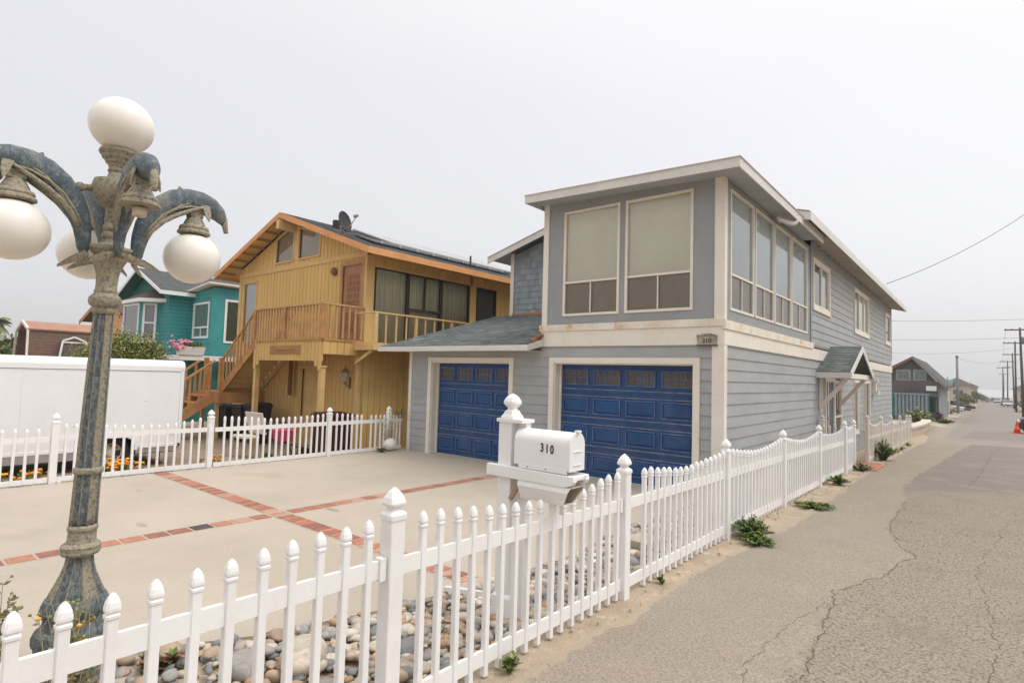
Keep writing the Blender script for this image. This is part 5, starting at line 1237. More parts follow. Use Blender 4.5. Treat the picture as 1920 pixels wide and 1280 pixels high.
def weed(loc, r, h, n, size, label, name='weed', mats=None, seed=1, blades=0, cat='weed', group=None):
    rn = random.Random(seed); mb = MB()
    for _ in range(max(6, n//40)):
        a = rn.uniform(0,6.28); q = rn.random()**.6; tip = Vector((loc[0]+math.cos(a)*r*q, loc[1]+math.sin(a)*r*q, loc[2]+h*(1-.6*q)*rn.uniform(.6,1.15)))
        base = Vector(loc)+Vector((math.cos(a)*r*q*.2, math.sin(a)*r*q*.2, -.01)); mid = base.lerp(tip,.5)+Vector((0,0,h*.12))
        mb.cur = 2; mb.tube([base,mid,tip], [.004,.003,.0015], 4)
        for k in range(40):
            t = rn.random()**.7; p = (base.lerp(mid,t*2) if t < .5 else mid.lerp(tip,t*2-1)); aa = rn.uniform(0,6.28)
            d = Vector((math.cos(aa),math.sin(aa),rn.uniform(-.1,1.0))).normalized(); s_ = d.cross(Vector((0,0,1))).normalized()*size*.24; L_ = size*rn.uniform(.6,1.3)
            mb.cur = rn.choice((0,0,1,2)); mb.F([mb.V(p), mb.V(p+d*L_*.5+s_), mb.V(p+d*L_), mb.V(p+d*L_*.5-s_)])
    return build(mb, name, mats or weedm, label=label, cat=cat, group=group, rooto=loc)
weed((-2.14,7.05,0), .26, .25, 4600, .032, 'tall bushy green weed against the second street-side post before the close boards', seed=1)
weed((-2.00,6.78,0), .20, .11, 2200, .032, 'low spread of green weed on the asphalt beside the bushy weed', seed=2)
weed((-1.96,9.45,gzr(9.4)), .30, .07, 3000, .035, 'flat mat of green weed on the road edge below the dipping pickets', seed=3)
weed((-2.16,12.2,gzr(12)), .22, .17, 1000, .05, 'green weed tuft at the foot of the white gate', seed=4)
weed((-2.2,15.0,gzr(15)), .28, .20, 900, .05, 'dry brownish weed by the brick entry step', mats=[drym[1],drym[0],weedm[0]], seed=5)
weed((-2.16,18.2,gzr(18)), .34, .58, 2600, .06, 'tall green weed growing against the cream fence beyond the entry step', seed=6)
weed((-2.25,4.9,0), .05, .08, 160, .025, 'tiny green sprout at the foot of the street fence beside the wide gap', seed=7)
weed((-2.27,2.80,0), .06, .13, 160, .04, 'small olive weed between pickets below the mailbox', mats=[weedm[1],drym[1],weedm[2]], seed=8)
for i, (y, r_, lb) in enumerate(((20.2,.16,'second small dry tuft beyond the tall weed on the cream fence'),(22.6,.22,'wider dry tuft midway along the foot of the cream fence'),(24.9,.18,'dry tuft nearest the far end of the cream fence'),(21.4,.12,'tiniest dry tuft at the foot of the cream fence'))): weed((-2.2,y,gzr(y)), r_, .12, 240, .05, lb, mats=[drym[1],drym[0],weedm[2]], seed=20+i, group='small tufts along the cream fence')
weed((-10.35,8.05,0), .12, .16, 300, .05, 'small green weed on the driveway edge beside the white ground globe', seed=9)
weed((-3.78,1.40,0), .12, .13, 420, .06, 'dark green and rust succulent between lamp post and pebbles', mats=[mat('rust_succulent',(.25,.11,.06),.7),weedm[2],weedm[0]], seed=10)

# dry flowering plants around the lamp base
def dryplant(name, loc, h, n, spread, seed, label, flower=None):
    rn = random.Random(seed); mb = MB()
    mats = drym + [flower or drym[2], weedm[1]]
    for _ in range(n):
        a = rn.uniform(0,6.28); q = rn.random()*spread; b = Vector(loc)+Vector((rn.gauss(0,.03),rn.gauss(0,.03),0))
        tip = b+Vector((math.cos(a)*q, math.sin(a)*q, h*rn.uniform(.45,1))); mid = b.lerp(tip,.5)+Vector((rn.gauss(0,.03),rn.gauss(0,.03),.02))
        mb.cur = 0; mb.tube([b,mid,tip], [.0035,.0028,.0015], 5)
        for k in range(7):
            t = rn.uniform(.15,1); p = b.lerp(mid,t*2) if t < .5 else mid.lerp(tip,t*2-1); aa = rn.uniform(0,6.28)
            q_ = p+Vector((math.cos(aa)*.04,math.sin(aa)*.04,rn.uniform(.01,.05)))
            mb.cur = 0; mb.tube([p,q_], [.0015,.001], 4, caps=False)
            mb.cur = rn.choice((1,1,2,4)); mb.ell(q_, (.009,.009,.008), 6, 4)
            d = Vector((math.cos(aa+1),math.sin(aa+1),.3)); mb.cur = rn.choice((1,0,4)); s_ = Vector((0,0,.008)); mb.F([mb.V(p),mb.V(p+d*.02+s_),mb.V(p+d*.045),mb.V(p+d*.02-s_)])
        if flower and rn.random() < .07: mb.cur = 3; mb.ell(tip,(.012,.012,.009),8,5)
    return build(mb, name, mats, label=label, cat='plant', rooto=loc)
dryplant('dry_flower_plant', (-4.08,.66,0), .62, 26, .13, 3, 'tall dried seed-head plant left of the lamp post base')
dryplant('dry_flower_plant', (-3.62,.92,0), .60, 34, .14, 5, 'yellowing flowering plant in front of the lamp post base', mat('yellow_flower', (.75,.42,.05), .6))
dryplant('dry_flower_plant', (-4.35,.40,0), .50, 14, .14, 9, 'sparse dry stems at the very left edge beside the driveway')
dryplant('climbing_vine', (-10.50,8.35,0), .95, 16, .22, 12, 'bare brown vine climbing the end of the driveway fence beside the grey wall')
weed((-10.4,8.6,.75), .20, .26, 260, .05, 'sparse brown vine tangle against the white corner board', name='climbing_vine', mats=[drym[1],drym[2],drym[0]], seed=31, cat='plant')
mb = MB(); mb.ell((-10.46,8.36,.155),(.150,.150,.140),32,20); build(mb, 'ground_globe', globe_m, smooth=True, label='white glass globe lying on the driveway at the end of the far fence', cat='globe', rooto=(-10.46,8.36,0))
# poppies by the trailer
def poppies(loc, r, n, seed, label):
    rn = random.Random(seed); mb = MB()
    for _ in range(n):
        p = Vector(loc)+Vector((rn.gauss(0,r[0]),rn.gauss(0,r[1]),0)); h = rn.uniform(.12,.26)
        mb.cur = 0; mb.tube([p,p+Vector((0,0,h))],.004,4)
        for k in range(6): a = rn.uniform(0,6.28); d = Vector((math.cos(a),math.sin(a),rn.uniform(0,1)))*.06; q = p+Vector((0,0,h*rn.random())); mb.F([mb.V(q),mb.V(q+d*.5+Vector((0,0,.012))),mb.V(q+d),mb.V(q+d*.5-Vector((0,0,.012)))])
        if rn.random() < .7: mb.cur = rn.choice((1,1,2)); mb.ell(p+Vector((0,0,h)),(.035,.035,.02),8,5)
    return build(mb, 'poppies', [weedm[1], mat('poppy_orange', (.85,.28,.02), .6), mat('poppy_yellow', (.85,.45,.03), .6)], label=label, cat='flowers', rooto=loc)
poppies((-11.3,2.13,-.12), (.10,.16), 40, 1, 'low orange poppies behind the left end of the driveway fence')
poppies((-11.3,3.28,-.08), (.10,.15), 80, 2, 'orange and yellow poppies in front of the trailer wheel')
poppies((-11.1,4.75,-.12), (.10,.10), 24, 3, 'small clump of orange poppies right of the trailer end')
weed((-11.3,5.9,-.2), .3, .35, 900, .07, 'grey green potted plants behind the far fence below the landing', name='potted_plant', seed=41, cat='plant')
weed((-11.5,6.6,-.3), .3, .40, 900, .07, 'dark leafy plant behind the far fence beside the maroon cabinet', name='potted_plant', mats=[weedm[2],leafm[2],weedm[0]], seed=42, cat='plant')
weed((-11.2,5.3,-.2), .2, .30, 500, .07, 'thin brown and green plant behind the far fence right of the fence post', name='potted_plant', mats=[drym[1],weedm[0],drym[0]], seed=43, cat='plant')

# ================================================================== trailer
TX, TY0, TY1 = -12.4, .1, 4.66
tr = thing('cargo_trailer', (-13.3,2.5,-.15), 'white enclosed cargo trailer parked behind the far driveway fence', 'trailer')
b0, b1 = .22, 1.72
wy0, wy1 = 3.17, 3.85
fx = FX(TX)
mb = MB()
def panel(u0,u1,z0,z1): fx.quad(mb,u0,u1,z0,z1,0)
panel(TY0,wy0-.02,b0,b1); panel(wy1+.02,TY1,b0,b1); panel(wy0-.02,wy1+.02,.44,b1)
mb.box(TX-1.85,TX-.01,TY1-.02,TY1,b0,b1); mb.box(TX-1.86,TX-1.85,TY0,TY1,b0,b1); mb.box(TX-1.85,TX-.01,TY0,TY0+.02,b0,b1)
body = build(mb, 'body', whitep, tr)
mb = MB()
pts = [(TX+.012,b1-.03),(TX+.012,b1+.05),(TX-.005,b1+.11),(TX-.05,b1+.15),(TX-.15,b1+.175),(TX-1.7,b1+.175),(TX-1.8,b1+.15),(TX-1.855,b1+.08),(TX-1.87,b1-.03)]
mb.prism([(x,TY0-.02,z) for x,z in pts],(0,TY1-TY0+.04,0)); recalc(build(mb, 'roof_cap', whitep, tr))
mb = MB(); fx.box(mb,TY0,TY1,b1-.035,b1-.03,0,.014); fx.box(mb,TY1-.045,TY1+.012,b0,b1,-.02,.012); fx.box(mb,TY0,wy0-.1,b0-.0,b0+.05,0,.012); fx.box(mb,wy1+.1,TY1,b0,b0+.05,0,.012); build(mb, 'edge_trim', whitep, tr)
mb = MB(); fx.box(mb,TY0,TY1,b1-.043,b1-.037,0,.004); fx.box(mb,TY1+.012,TY1+.03,b0,b1+.1,-.03,.0); build(mb, 'seal_line', mat('seal_grey', (.25,.24,.23), .7), tr)
mb = MB()
for u in (.95,2.17,3.39): fx.box(mb,u-.002,u+.002,b0+.05,b1-.04,0,.0015)
build(mb, 'panel_seam', mat('seam_grey', (.66,.66,.655), .5), tr)
mb = MB()
for u in (.9,1.7,2.5,3.3,4.1):
    for k in range(9): fx.box(mb,u-.004,u+.004,.45+k*.14,.458+k*.14,0,.003)
build(mb, 'rivets', silver, tr)
mb = MB(); fx.box(mb,TY0,wy0-.05,b0-.14,b0-.001,-.06,.0); fx.box(mb,wy1+.05,TY1,b0-.10,b0-.001,-.06,-.01); build(mb, 'lower_skirt', silver, tr)
mb = MB()   # fender with rounded corners around a dark well
n = 10; arc = []
for (cy2, a0, a1) in ((wy0+.16,180,90),(wy1-.16,90,0)):
    for i in range(n+1): a = R(a0+(a1-a0)*i/n); arc.append((cy2+.16*math.cos(a), .28+.16*math.sin(a)))
arc = [(wy0,b0-.02)]+arc+[(wy1,b0-.02)]
o2 = [(wy0-.05,b0-.02)]+[(wy0+.16+(.21)*math.cos(R(180-9*i)), .28+.21*math.sin(R(180-9*i))) for i in range(11)]+[(wy1-.16+.21*math.cos(R(90-9*i)), .28+.21*math.sin(R(90-9*i))) for i in range(11)]+[(wy1+.05,b0-.02)]
for i in range(len(arc)-1): mb.hexa([fx.P(arc[i][0],arc[i][1],.09),fx.P(arc[i+1][0],arc[i+1][1],.09),fx.P(arc[i+1][0],arc[i+1][1],-.02),fx.P(arc[i][0],arc[i][1],-.02),fx.P(o2[i][0],o2[i][1],.09),fx.P(o2[i+1][0],o2[i+1][1],.09),fx.P(o2[i+1][0],o2[i+1][1],-.02),fx.P(o2[i][0],o2[i][1],-.02)])
recalc(build(mb, 'fender', whitep, tr))
mb = MB(); fx.box(mb,wy0-.02,wy1+.02,b0-.05,.46,-.40,-.36); mb.box(TX-1.8,TX-.05,TY0+.05,TY1-.05,b0-.12,b0-.02); build(mb, 'wheel_well', black, tr)
cyw, rw = 3.51, .31
TG = -.16
mb = MB(); mb.smooth = True
def wheelmesh(c, rr, wd, dirv, par, rim_r=.6, nm='wheel'):
    d = Vector(dirv); ref = Vector((0,0,1)); a = d.cross(ref).normalized(); c = Vector(c)
    mb = MB(); n = 28; prof = [(rim_r,-.5),(.92,-.5),(1,-.35),(1,.35),(.92,.5),(rim_r,.5),(rim_r*.95,.30)]
    rings = [[mb.V(c+d*wd*o+(a*math.cos(t)+ref*math.sin(t))*rr*q) for t in [2*math.pi*k/n for k in range(n)]] for q, o in prof]
    for r0, r1 in zip(rings, rings[1:]):
        for k in range(n): mb.F([r0[k],r0[(k+1)%n],r1[(k+1)%n],r1[k]])
    mb.F(rings[0]); w_ = build(mb, nm, tyre, par); 
    for p in w_.data.polygons: p.use_smooth = len(p.vertices) == 4
    mb = MB(); prof = [(rim_r*.97,.34),(rim_r*.9,.36),(rim_r*.82,.22),(rim_r*.45,.20),(rim_r*.35,.38),(rim_r*.18,.42),(.01,.42)]
    rings = [[mb.V(c+d*wd*o+(a*math.cos(t)+ref*math.sin(t))*rr*q) for t in [2*math.pi*k/n for k in range(n)]] for q, o in prof]
    for r0, r1 in zip(rings, rings[1:]):
        for k in range(n): mb.F([r0[k],r0[(k+1)%n],r1[(k+1)%n],r1[k]])
    mb.F(rings[-1])
    return w_, mb
w_, rb = wheelmesh((TX-.11,cyw,TG+rw+.01), rw, .2, (1,0,0), tr)
rim_o = build(rb, 'rim', rimm, w_)
mb = MB()
for k in range(8): a = k*math.pi/4; c = Vector((TX-.055,cyw+math.cos(a)*.13,TG+rw+.01+math.sin(a)*.13)); mb.tube([c,c+Vector((.004,0,0))],.022,8)
build(mb, 'rim_holes', mat('rusty_hole', (.16,.09,.05), .8), w_)
w2_, rb = wheelmesh((TX-1.75,cyw,TG+rw+.01), rw, .2, (-1,0,0), tr); build(rb, 'rim', rimm, w2_)
mb = MB(); mb.box(TX-.01,TX+.012,1.15,1.6,1.30,1.302); fx.box(mb,4.48,4.54,.48,.53,0,.03); mb2 = MB()
for (u, z, l_) in ((1.35,1.32,.28),(1.75,.78,.10),(2.9,.66,.07),(4.0,1.1,.05)): mb2.beam(fx.P(u,z,.001), fx.P(u+l_,z+.02,.001), .003, .010)
build(mb2, 'scuff_mark', mat('scuff_grey', (.45,.44,.43), .8), tr)
build(mb, 'marker_light', mat('amber_lens', (.35,.06,.03), .3), tr)
mb = MB(); mb.tube([(TX-.9,TY0,b0-.08),(TX-.9,-.9,b0-.12)],.05,8); mb.tube([(TX-.9,-.8,b0-.1),(TX-.9,-.8,TG)],.04,8); mb.tube([(TX-.2,TY1-.3,b0-.1),(TX-.2,TY1-.3,TG)],.03,8); build(mb, 'hitch_frame', darkmet, tr)

# ================================================================== teal house
th = thing('teal_house', (-26.5,9.5,-.44), 'teal raised cottage with white trim, an angled bay window and a dark gabled roof', 'house')
def pr(par, pts, off, nm, m, **k): mb = MB(); mb.prism(pts, off); o = build(mb, nm, m, par, **k); recalc(o); return o
XA, YA, YBk = -26.9, 9.35, 10.27
fa = FX(XA); fg = FY(YA)
XAl, ridge = -32.2, -29.6
mb = MB(); fg.quad(mb,XAl,XA,2.15,4.83,0); fa.quad(mb,YA,14,2.15,4.83,0)
build(mb, 'cottage_walls', teal, th)
mb = MB(); mb.poly([fg.P(XAl,4.83,.002),fg.P(XA,4.83,.002),fg.P(ridge,6.05,.002)]); build(mb, 'gable_shingles', tealsh, th)
mb = MB(); mb.poly([(-32.6,8.9,4.87),(-29.6,8.9,6.10),(-29.6,14,6.10),(-32.6,14,4.87)]); mb.poly([(-26.6,8.9,4.87),(-29.6,8.9,6.10),(-29.6,14,6.10),(-26.6,14,4.87)]); build(mb, 'roof_underside', tealsh, th)
ez = 4.94; ap = 6.17; e0, e1 = -32.65, -26.55; yg = 8.88
rid = (e0+e1)/2
for xe in (e0,e1):
    A,B_,C_,D_ = ((xe,yg,ez),(xe,14.5,ez),(rid,14.5,ap),(rid,yg,ap)); roof_sheet(th, A,B_,C_,D_, .04, [roofdk,roofdk,roofdk], 'roof', exp=.3, tab=.6)
    mb = MB(); mb.hexa([(xe,yg-.03,ez-.15),(rid,yg-.03,ap-.15),(rid,yg,ap-.15),(xe,yg,ez-.15),(xe,yg-.03,ez),(rid,yg-.03,ap),(rid,yg,ap),(xe,yg,ez)]); build(mb, 'rake_trim', whitep, th)
mb = MB(); mb.box(e1,e1+.03,yg-.03,10.5,ez-.16,ez+.0); build(mb, 'eave_trim', whitep, th)
# bay with a low hip roof
bp = [(-31.0,YA),(-30.3,8.66),(-28.3,8.73),(-27.9,YA)]
mb = MB()
mb.box(-30.2,-28.5,8.9,9.3,2.2,2.3)

ov = [(-31.3,YA),(-30.25,8.53),(-27.95,8.56),(-27.2,YA)]
mb = MB(); tp = (-28.5,YA-.02,5.22)
for p, q in zip(ov, ov[1:]): mb.poly([(p[0],p[1],4.66),(q[0],q[1],4.66),tp])
build(mb, 'bay_roof', roofbr, th)
mb = MB()
for p, q in zip(ov, ov[1:]): mb.beam((p[0],p[1],4.58),(q[0],q[1],4.58),.04,.15)
build(mb, 'bay_trim', whitep, th)
mb = MB(); mb.poly([(p[0],p[1],4.51) for p in ov]); build(mb, 'bay_soffit', whitep, th)
def wfr(a, b): d = Vector((b[0]-a[0],b[1]-a[1],0)); L_ = d.length; return Fr(a, (d.x,d.y), (d.y,-d.x)), L_
greyb = mat('pale_grey_curtain', (.46,.46,.48), .85, (.40,.40,.42), 1)
for (a, b, hb) in ((bp[1],bp[2],()), (bp[2],bp[3],(3.62,)), (bp[0],bp[1],())):
    fr_, L_ = wfr(a, b); build(flat(fr_, 0, L_, 2.15, 4.55, [(.10,L_-.10,2.75,4.48)]), 'bay_wall', tealp, th); window(th, fr_, .10, L_-.10, 2.75, 4.48, .09, whitep, greyb, glass, hb=hb, d=.03)
# second body with a window, then its street-side wall
XBc = -24.85; fb = FY(YBk); fb2 = FX(XBc)
OW = [(-26.65,-25.05,2.98,4.52)]
build(flat(fb, XA, XBc, 2.15, 5.05, OW), 'front_wall', teal, th)
OW2 = [(10.80,12.3,2.80,4.66)]
build(flat(fb2, YBk, 16, 2.15, 5.12, OW2), 'street_wall', tealp, th)
window(th, fb, *OW[0], .09, whitep, mat('reflecting_curtain', (.25,.38,.36), .6, (.35,.45,.44), 1), glass, hb=[3.45], vb=[(-25.85,3.07,3.41)], d=.03)
window(th, fb2, *OW2[0], .09, whitep, mat('dim_curtain', (.26,.31,.26), .8), glassr, d=.03)
mb = MB(); mb.hexa([(XA-.2,YBk-.28,4.96),(XBc+.3,YBk-.28,5.22),(XBc+.3,16,5.22),(XA-.2,16,4.96),(XA-.2,YBk-.28,5.03),(XBc+.3,YBk-.28,5.29),(XBc+.3,16,5.29),(XA-.2,16,5.03)]); build(mb, 'flat_roof', cream, th)
mb = MB(); mb.box(XA,XBc+.45,8.85,9.02,2.02,2.22); mb.box(XBc+.30,XBc+.45,9.02,15,2.02,2.219); mb.box(XA,XBc+.3,9.02,YBk,2.12,2.16); build(mb, 'deck_edge', whitep, th)
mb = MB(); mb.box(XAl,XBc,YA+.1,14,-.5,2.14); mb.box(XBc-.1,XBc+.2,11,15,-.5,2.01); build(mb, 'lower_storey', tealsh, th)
mb = MB(); mb.box(XAl,XAl+.05,YA,14,2.1,4.8); mb.box(XAl,XBc,15.9,16,2.1,5); build(mb, 'rear_walls', teal, th)
fbx = thing('flower_box', (-24.4,9.4,2.23), 'white window box with pink geraniums on the teal cottage deck edge', 'flower box')
mb = MB(); mb.hexa([(-24.62,8.95,2.225),(-24.36,8.95,2.225),(-24.36,9.85,2.225),(-24.62,9.85,2.225),(-24.68,8.90,2.56),(-24.30,8.90,2.56),(-24.30,9.9,2.56),(-24.68,9.9,2.56)]); build(mb, 'planter', whitep, fbx, bevel=.01)
mb = MB(); rn = random.Random(2); leaves(mb, (-24.48,9.45,2.62), (.2,.45,.14), 420, .10, rn, idx=(0,1)); build(mb, 'foliage', weedm, fbx)
mb = MB()
for _ in range(60): p = (-24.46+rn.gauss(0,.10), 9.05+rn.gauss(0,.22), 2.68+rn.gauss(0,.09)); mb.ell(p,(.05,.05,.04),7,5)
for _ in range(16): p = (-24.42+rn.gauss(0,.06), 8.88+rn.gauss(0,.05), 2.50+rn.gauss(0,.06)); mb.ell(p,(.05,.05,.04),7,5)
build(mb, 'pink_blooms', mat('geranium_pink', (.72,.16,.27), .6, (.80,.40,.48), 12), fbx, smooth=True, kind='stuff')
# peach house
ph = thing('peach_house', (-37,11,-.4), 'peach stucco house with brown eaves half hidden behind the lamp post', 'house')
xt, xr2, xw0, xw1, yp = -39.9, -32.9, -37.2, -33.4, 9.75
rx_, ez_, rz_ = -36.0, 4.19, 5.45
fp_ = FY(yp); mb = MB(); mb.poly([fp_.P(xw0,-.4),fp_.P(xw1,-.4),fp_.P(xw1,4.2),fp_.P(rx_,5.3),fp_.P(xw0,4.85)]); mb.box(xw0,xw1,yp+.01,16,-.4,4.2); build(mb, 'wall', peach, ph)
for (xa, za) in ((xt,ez_),(xr2,4.25)):
    roof_sheet(ph, (xa,9.3,za),(xa,16.5,za),(rx_,16.5,rz_),(rx_,9.3,rz_), .05, [roofbr,roofbr,roofbr], 'roof', exp=.4, tab=.7)
    mb = MB(); mb.hexa([(xa,9.27,za-.22),(rx_,9.27,rz_-.22),(rx_,9.3,rz_-.22),(xa,9.3,za-.22),(xa,9.27,za),(rx_,9.27,rz_),(rx_,9.3,rz_),(xa,9.3,za)]); build(mb, 'rake_board', owood, ph)
mb = MB(); fp_.box(mb,-34.1,-33.6,3.1,3.9,0,.05); build(mb, 'wall_vent', whitep, ph)
# brown gambrel house
bh = thing('brown_gambrel_house', (-47,10,-.4), 'brown shingled gambrel house with a salmon roof beyond the trailer', 'house')
XR, XK0, XK1 = -46.5, -48.0, -44.85; yb0, yb1 = 8.0, 13.2
sh_ = [(XK0-.45,2.0),(XK0,3.76),(XR,4.28),(XK1,3.76),(XK1+.15,2.0)]
mb = MB(); mb.poly([(x,yb0+.4,z) for x,z in [(XK0-.4,-.4)]+sh_+[(XK1+.15,-.4)]]); build(mb, 'gable_wall', brownsh, bh)
mb = MB(); mb.poly([(XK1+.15,yb0+.1,-.4),(XK1+.15,yb1,-.4),(XK1+.15,yb1,2.0),(XK1+.15,yb0+.1,2.0)]); mb.poly([(XK1+.15,yb0,2.0),(XK1+.15,yb1,2.0),(XK1,yb1,3.76),(XK1,yb0,3.76)]); mb.poly([(XK0-.45,yb0,-.4),(XK0-.45,yb1,-.4),(XK0,yb1,3.76),(XK0,yb0,3.76)]); build(mb, 'steep_roof_side', brownsh, bh)
mb = MB(); mb.hexa([(XK1+.1,yb0-.1,3.72),(XK1+.1,yb1,3.72),(XR,yb1,4.25),(XR,yb0-.1,4.25),(XK1+.1,yb0-.1,3.80),(XK1+.1,yb1,3.80),(XR,yb1,4.33),(XR,yb0-.1,4.33)]); mb.hexa([(XR,yb0-.1,4.25),(XR,yb1,4.25),(XK0-.1,yb1,3.72),(XK0-.1,yb0-.1,3.72),(XR,yb0-.1,4.33),(XR,yb1,4.33),(XK0-.1,yb1,3.80),(XK0-.1,yb0-.1,3.80)]); build(mb, 'roof', pinkroof, bh)
mb = MB()
for (p, q) in zip(sh_, sh_[1:]): mb.beam((p[0],yb0-.08,p[1]),(q[0],yb0-.08,q[1]),.10,.16)
build(mb, 'gable_trim', cream, bh)
mb = MB(); X = XK1+.55; pts = [(9.42,2.0),(9.55,3.13),(10.14,3.39),(10.75,3.12),(10.9,2.0)]
for (p, q) in zip(pts, pts[1:]): mb.beam((X,p[0],p[1]),(X,q[0],q[1]),.10,.07,up=(1,0,0))
mb.beam((X,9.55,3.04),(X,10.75,3.04),.06,.08); dm = build(mb, 'dormer_trim', whitep, bh)
mb = MB(); mb.prism([(X-.03,p[0],p[1]) for p in pts],(-.5,0,0)); recalc(build(mb, 'dormer', mat('dormer_shade',(.13,.11,.10),.6), bh))
# shrub, palm, distant hedge
def crown(par, c, r, n, size, seed, mats, nm='crown', clusters=40, idx=(0,0,1,2,3)):
    rn = random.Random(seed); mb = MB(); leaves(mb, c, r, n, size, rn, idx=idx, clusters=clusters, flat=.5)
    leaves(mb, c, tuple(q*.8 for q in r), n//5, size, rn, idx=(2,))
    return build(mb, nm, mats, par)
st = thing('round_shrub', (-22.4,6.2,-.44), 'rounded dense green shrub above the trailer roof', 'shrub')
mb = MB(); mb.tube([(-22.3,6.2,-.5),(-22.25,6.2,.6),(-22.35,6.25,1.6)],[.14,.11,.07],8)
for k in range(6): a = k*1.05; mb.tube([(-22.28,6.2,.6),(-22.3+math.cos(a)*.7,6.2+math.sin(a)*.7,1.7)],[.06,.03],6)
build(mb, 'trunk', poleM, st)
crown(st, (-22.1,6.4,1.25), (1.20,1.30,1.50), 30000, .085, 4, leafm, clusters=130)
def palm(loc, h, label, n=26, seed=1):
    t = thing('palm_tree', loc, label, 'palm tree'); rn = random.Random(seed); x,y,z = loc
    mb = MB(); mb.tube([(x,y,z),(x+.1,y,z+h*.5),(x,y,z+h)],[.24,.18,.16],10); build(mb, 'trunk', poleM, t)
    mb = MB()
    for i in range(n):
        a = rn.uniform(0,6.28); e = rn.uniform(-.6,1.2); L_ = rn.uniform(.7,1.1); P = []
        for k in range(7):
            s_ = k/6; P.append(Vector((x+math.cos(a)*L_*s_*math.cos(e*.6), y+math.sin(a)*L_*s_*math.cos(e*.6), z+h+L_*s_*math.sin(e)-s_*s_*L_*.7)))
        mb.cur = 0; mb.tube(P, [.02-.0025*k for k in range(7)], 4)
        sd_ = Vector((-math.sin(a),math.cos(a),0))
        for k in range(1,30):
            s_ = k/29*6; i0 = min(5,int(s_)); p = P[i0].lerp(P[i0+1], s_-i0)
            for q in (-1,1):
                L2 = .42*math.sin(math.pi*(k+3)/34); tip = p+sd_*q*L2*.8+(P[i0+1]-P[i0]).normalized()*L2*.5-Vector((0,0,L2*.35)); mb.cur = rn.choice((0,1,2))
                mb.F([mb.V(p), mb.V(p+(P[i0+1]-P[i0]).normalized()*.05), mb.V(tip)])
    build(mb, 'crown', leafm, t)
palm((-49.0,7.0,-.4), 4.7, 'palm tree with drooping fronds at the far left edge')
mb = MB(); rn = random.Random(9); leaves(mb, (-62,9.5,2.1), (3,4.5,1.6), 3500, .5, rn, idx=(2,2,0)); 
build(mb, 'distant_trees', leafm, label='dark distant trees behind the palm at the left edge', cat='trees', kind='stuff', rooto=(-62,9.5,0))

# ================================================================== far street, left side
G50 = gzr(50)
ah = thing('gable_cottage', (-7,66,gzr(66)), 'grey steep-gabled cottage with teal fence and balcony beyond the cream fence', 'house')
y0 = 60; zt = lambda r_: 1.8+r_*y0
fA = FY(y0); g0 = gzr(y0)-.3
# eave/ridge placed for a front wall 60 m down the street
xr_, xl_, xe_ = -4.85, -8.6, -2.62; zr_, ze_l, ze_r = 4.40, 2.3, 1.95
darkg = mat('dark_grey_boards', (.16,.17,.175), .8, (.125,.13,.135), .8, bands=(2,.25,.012,(.09,.09,.095)))
midg = mat('mid_grey_boards', (.24,.26,.275), .8, (.20,.215,.23), .8, bands=(2,.25,.012,(.14,.15,.155)))
mb = MB(); mb.poly([fA.P(xl_+.3,g0),fA.P(xe_-.5,g0),fA.P(xe_-.5,2.1),fA.P(xr_,zr_-.12),fA.P(xl_+.3,2.45)]); build(mb, 'front_wall', darkg, ah)
fE = FX(xe_-.5); mb = MB(); fE.quad(mb,y0,74,g0,2.2); build(mb, 'side_wall', midg, ah)
mb = MB(); mb.box(xl_+.3,xl_+.4,y0+.05,74,g0,2.4); mb.box(xl_+.3,xe_-.5,73.9,74,g0,2.3); build(mb, 'rear_walls', darkg, ah)
for (xa, za) in ((xl_,ze_l-.1),(xe_,ze_r)):
    mb = MB(); mb.hexa([(xa,y0-.6,za-.12),(xr_,y0-.6,zr_-.12),(xr_,74.5,zr_-.12),(xa,74.5,za-.12),(xa,y0-.6,za),(xr_,y0-.6,zr_),(xr_,74.5,zr_),(xa,74.5,za)]); build(mb, 'roof', roofdk, ah)
    mb = MB(); mb.hexa([(xa,y0-.65,za-.25),(xr_,y0-.65,zr_-.25),(xr_,y0-.60,zr_-.25),(xa,y0-.60,za-.25),(xa,y0-.65,za-.02),(xr_,y0-.65,zr_-.02),(xr_,y0-.60,zr_-.02),(xa,y0-.60,za-.02)]); build(mb, 'rake_board', mat('grey_rake', (.28,.27,.26), .7) if xa > -5 else mat('brown_rake', (.20,.12,.08), .8), ah)
for (a, b, c, d) in ((-6.10,-5.05,2.35,3.25),(-4.85,-3.95,2.35,3.25)): window(ah, fA, a,b,c,d,.09,mat('pale_frame', (.48,.52,.50), .7),greyb,glass,vb=[((a+b)/2,c+.1,d-.1)],d=.04,flush=True)
mb = MB(); fA.box(mb,-7.4,-3.0,1.05,1.2,0,1.1); build(mb, 'balcony_deck', darkg, ah)
mb = MB()
for i in range(18): u = -6.2+i*.18; fA.box(mb,u,u+.07,1.2,2.25,1.04,1.08)
fA.box(mb,-6.2,-3.0,2.2,2.28,1.03,1.1); build(mb, 'balcony_railing', mat('brown_balusters', (.17,.13,.125), .8), ah)
mb = MB(); fA.box(mb,-3.9,-3.2,1.5,1.9,1.12,1.2); build(mb, 'white_board', whitep, ah)
window(ah, fA, -6.7,-4.7,-.2,1.0,.09,MATS['pale_frame'],mat('teal_pane',(.12,.22,.22),.4),glass,d=.04,flush=True)
window(ah, fA, -4.4,-2.95 if 0 else -3.25,-.4,1.0,.09,mat('teal_frame',(.10,.22,.22),.6),mat('deep_green_pane',(.02,.10,.08),.4),glass,d=.04,flush=True)
tg = thing('teal_screen_fence', (-6.2,57,gzr(57)), 'grey-teal board screen fence in front of the steep-gabled cottage', 'fence')
ft = FY(57.5); mb = MB()
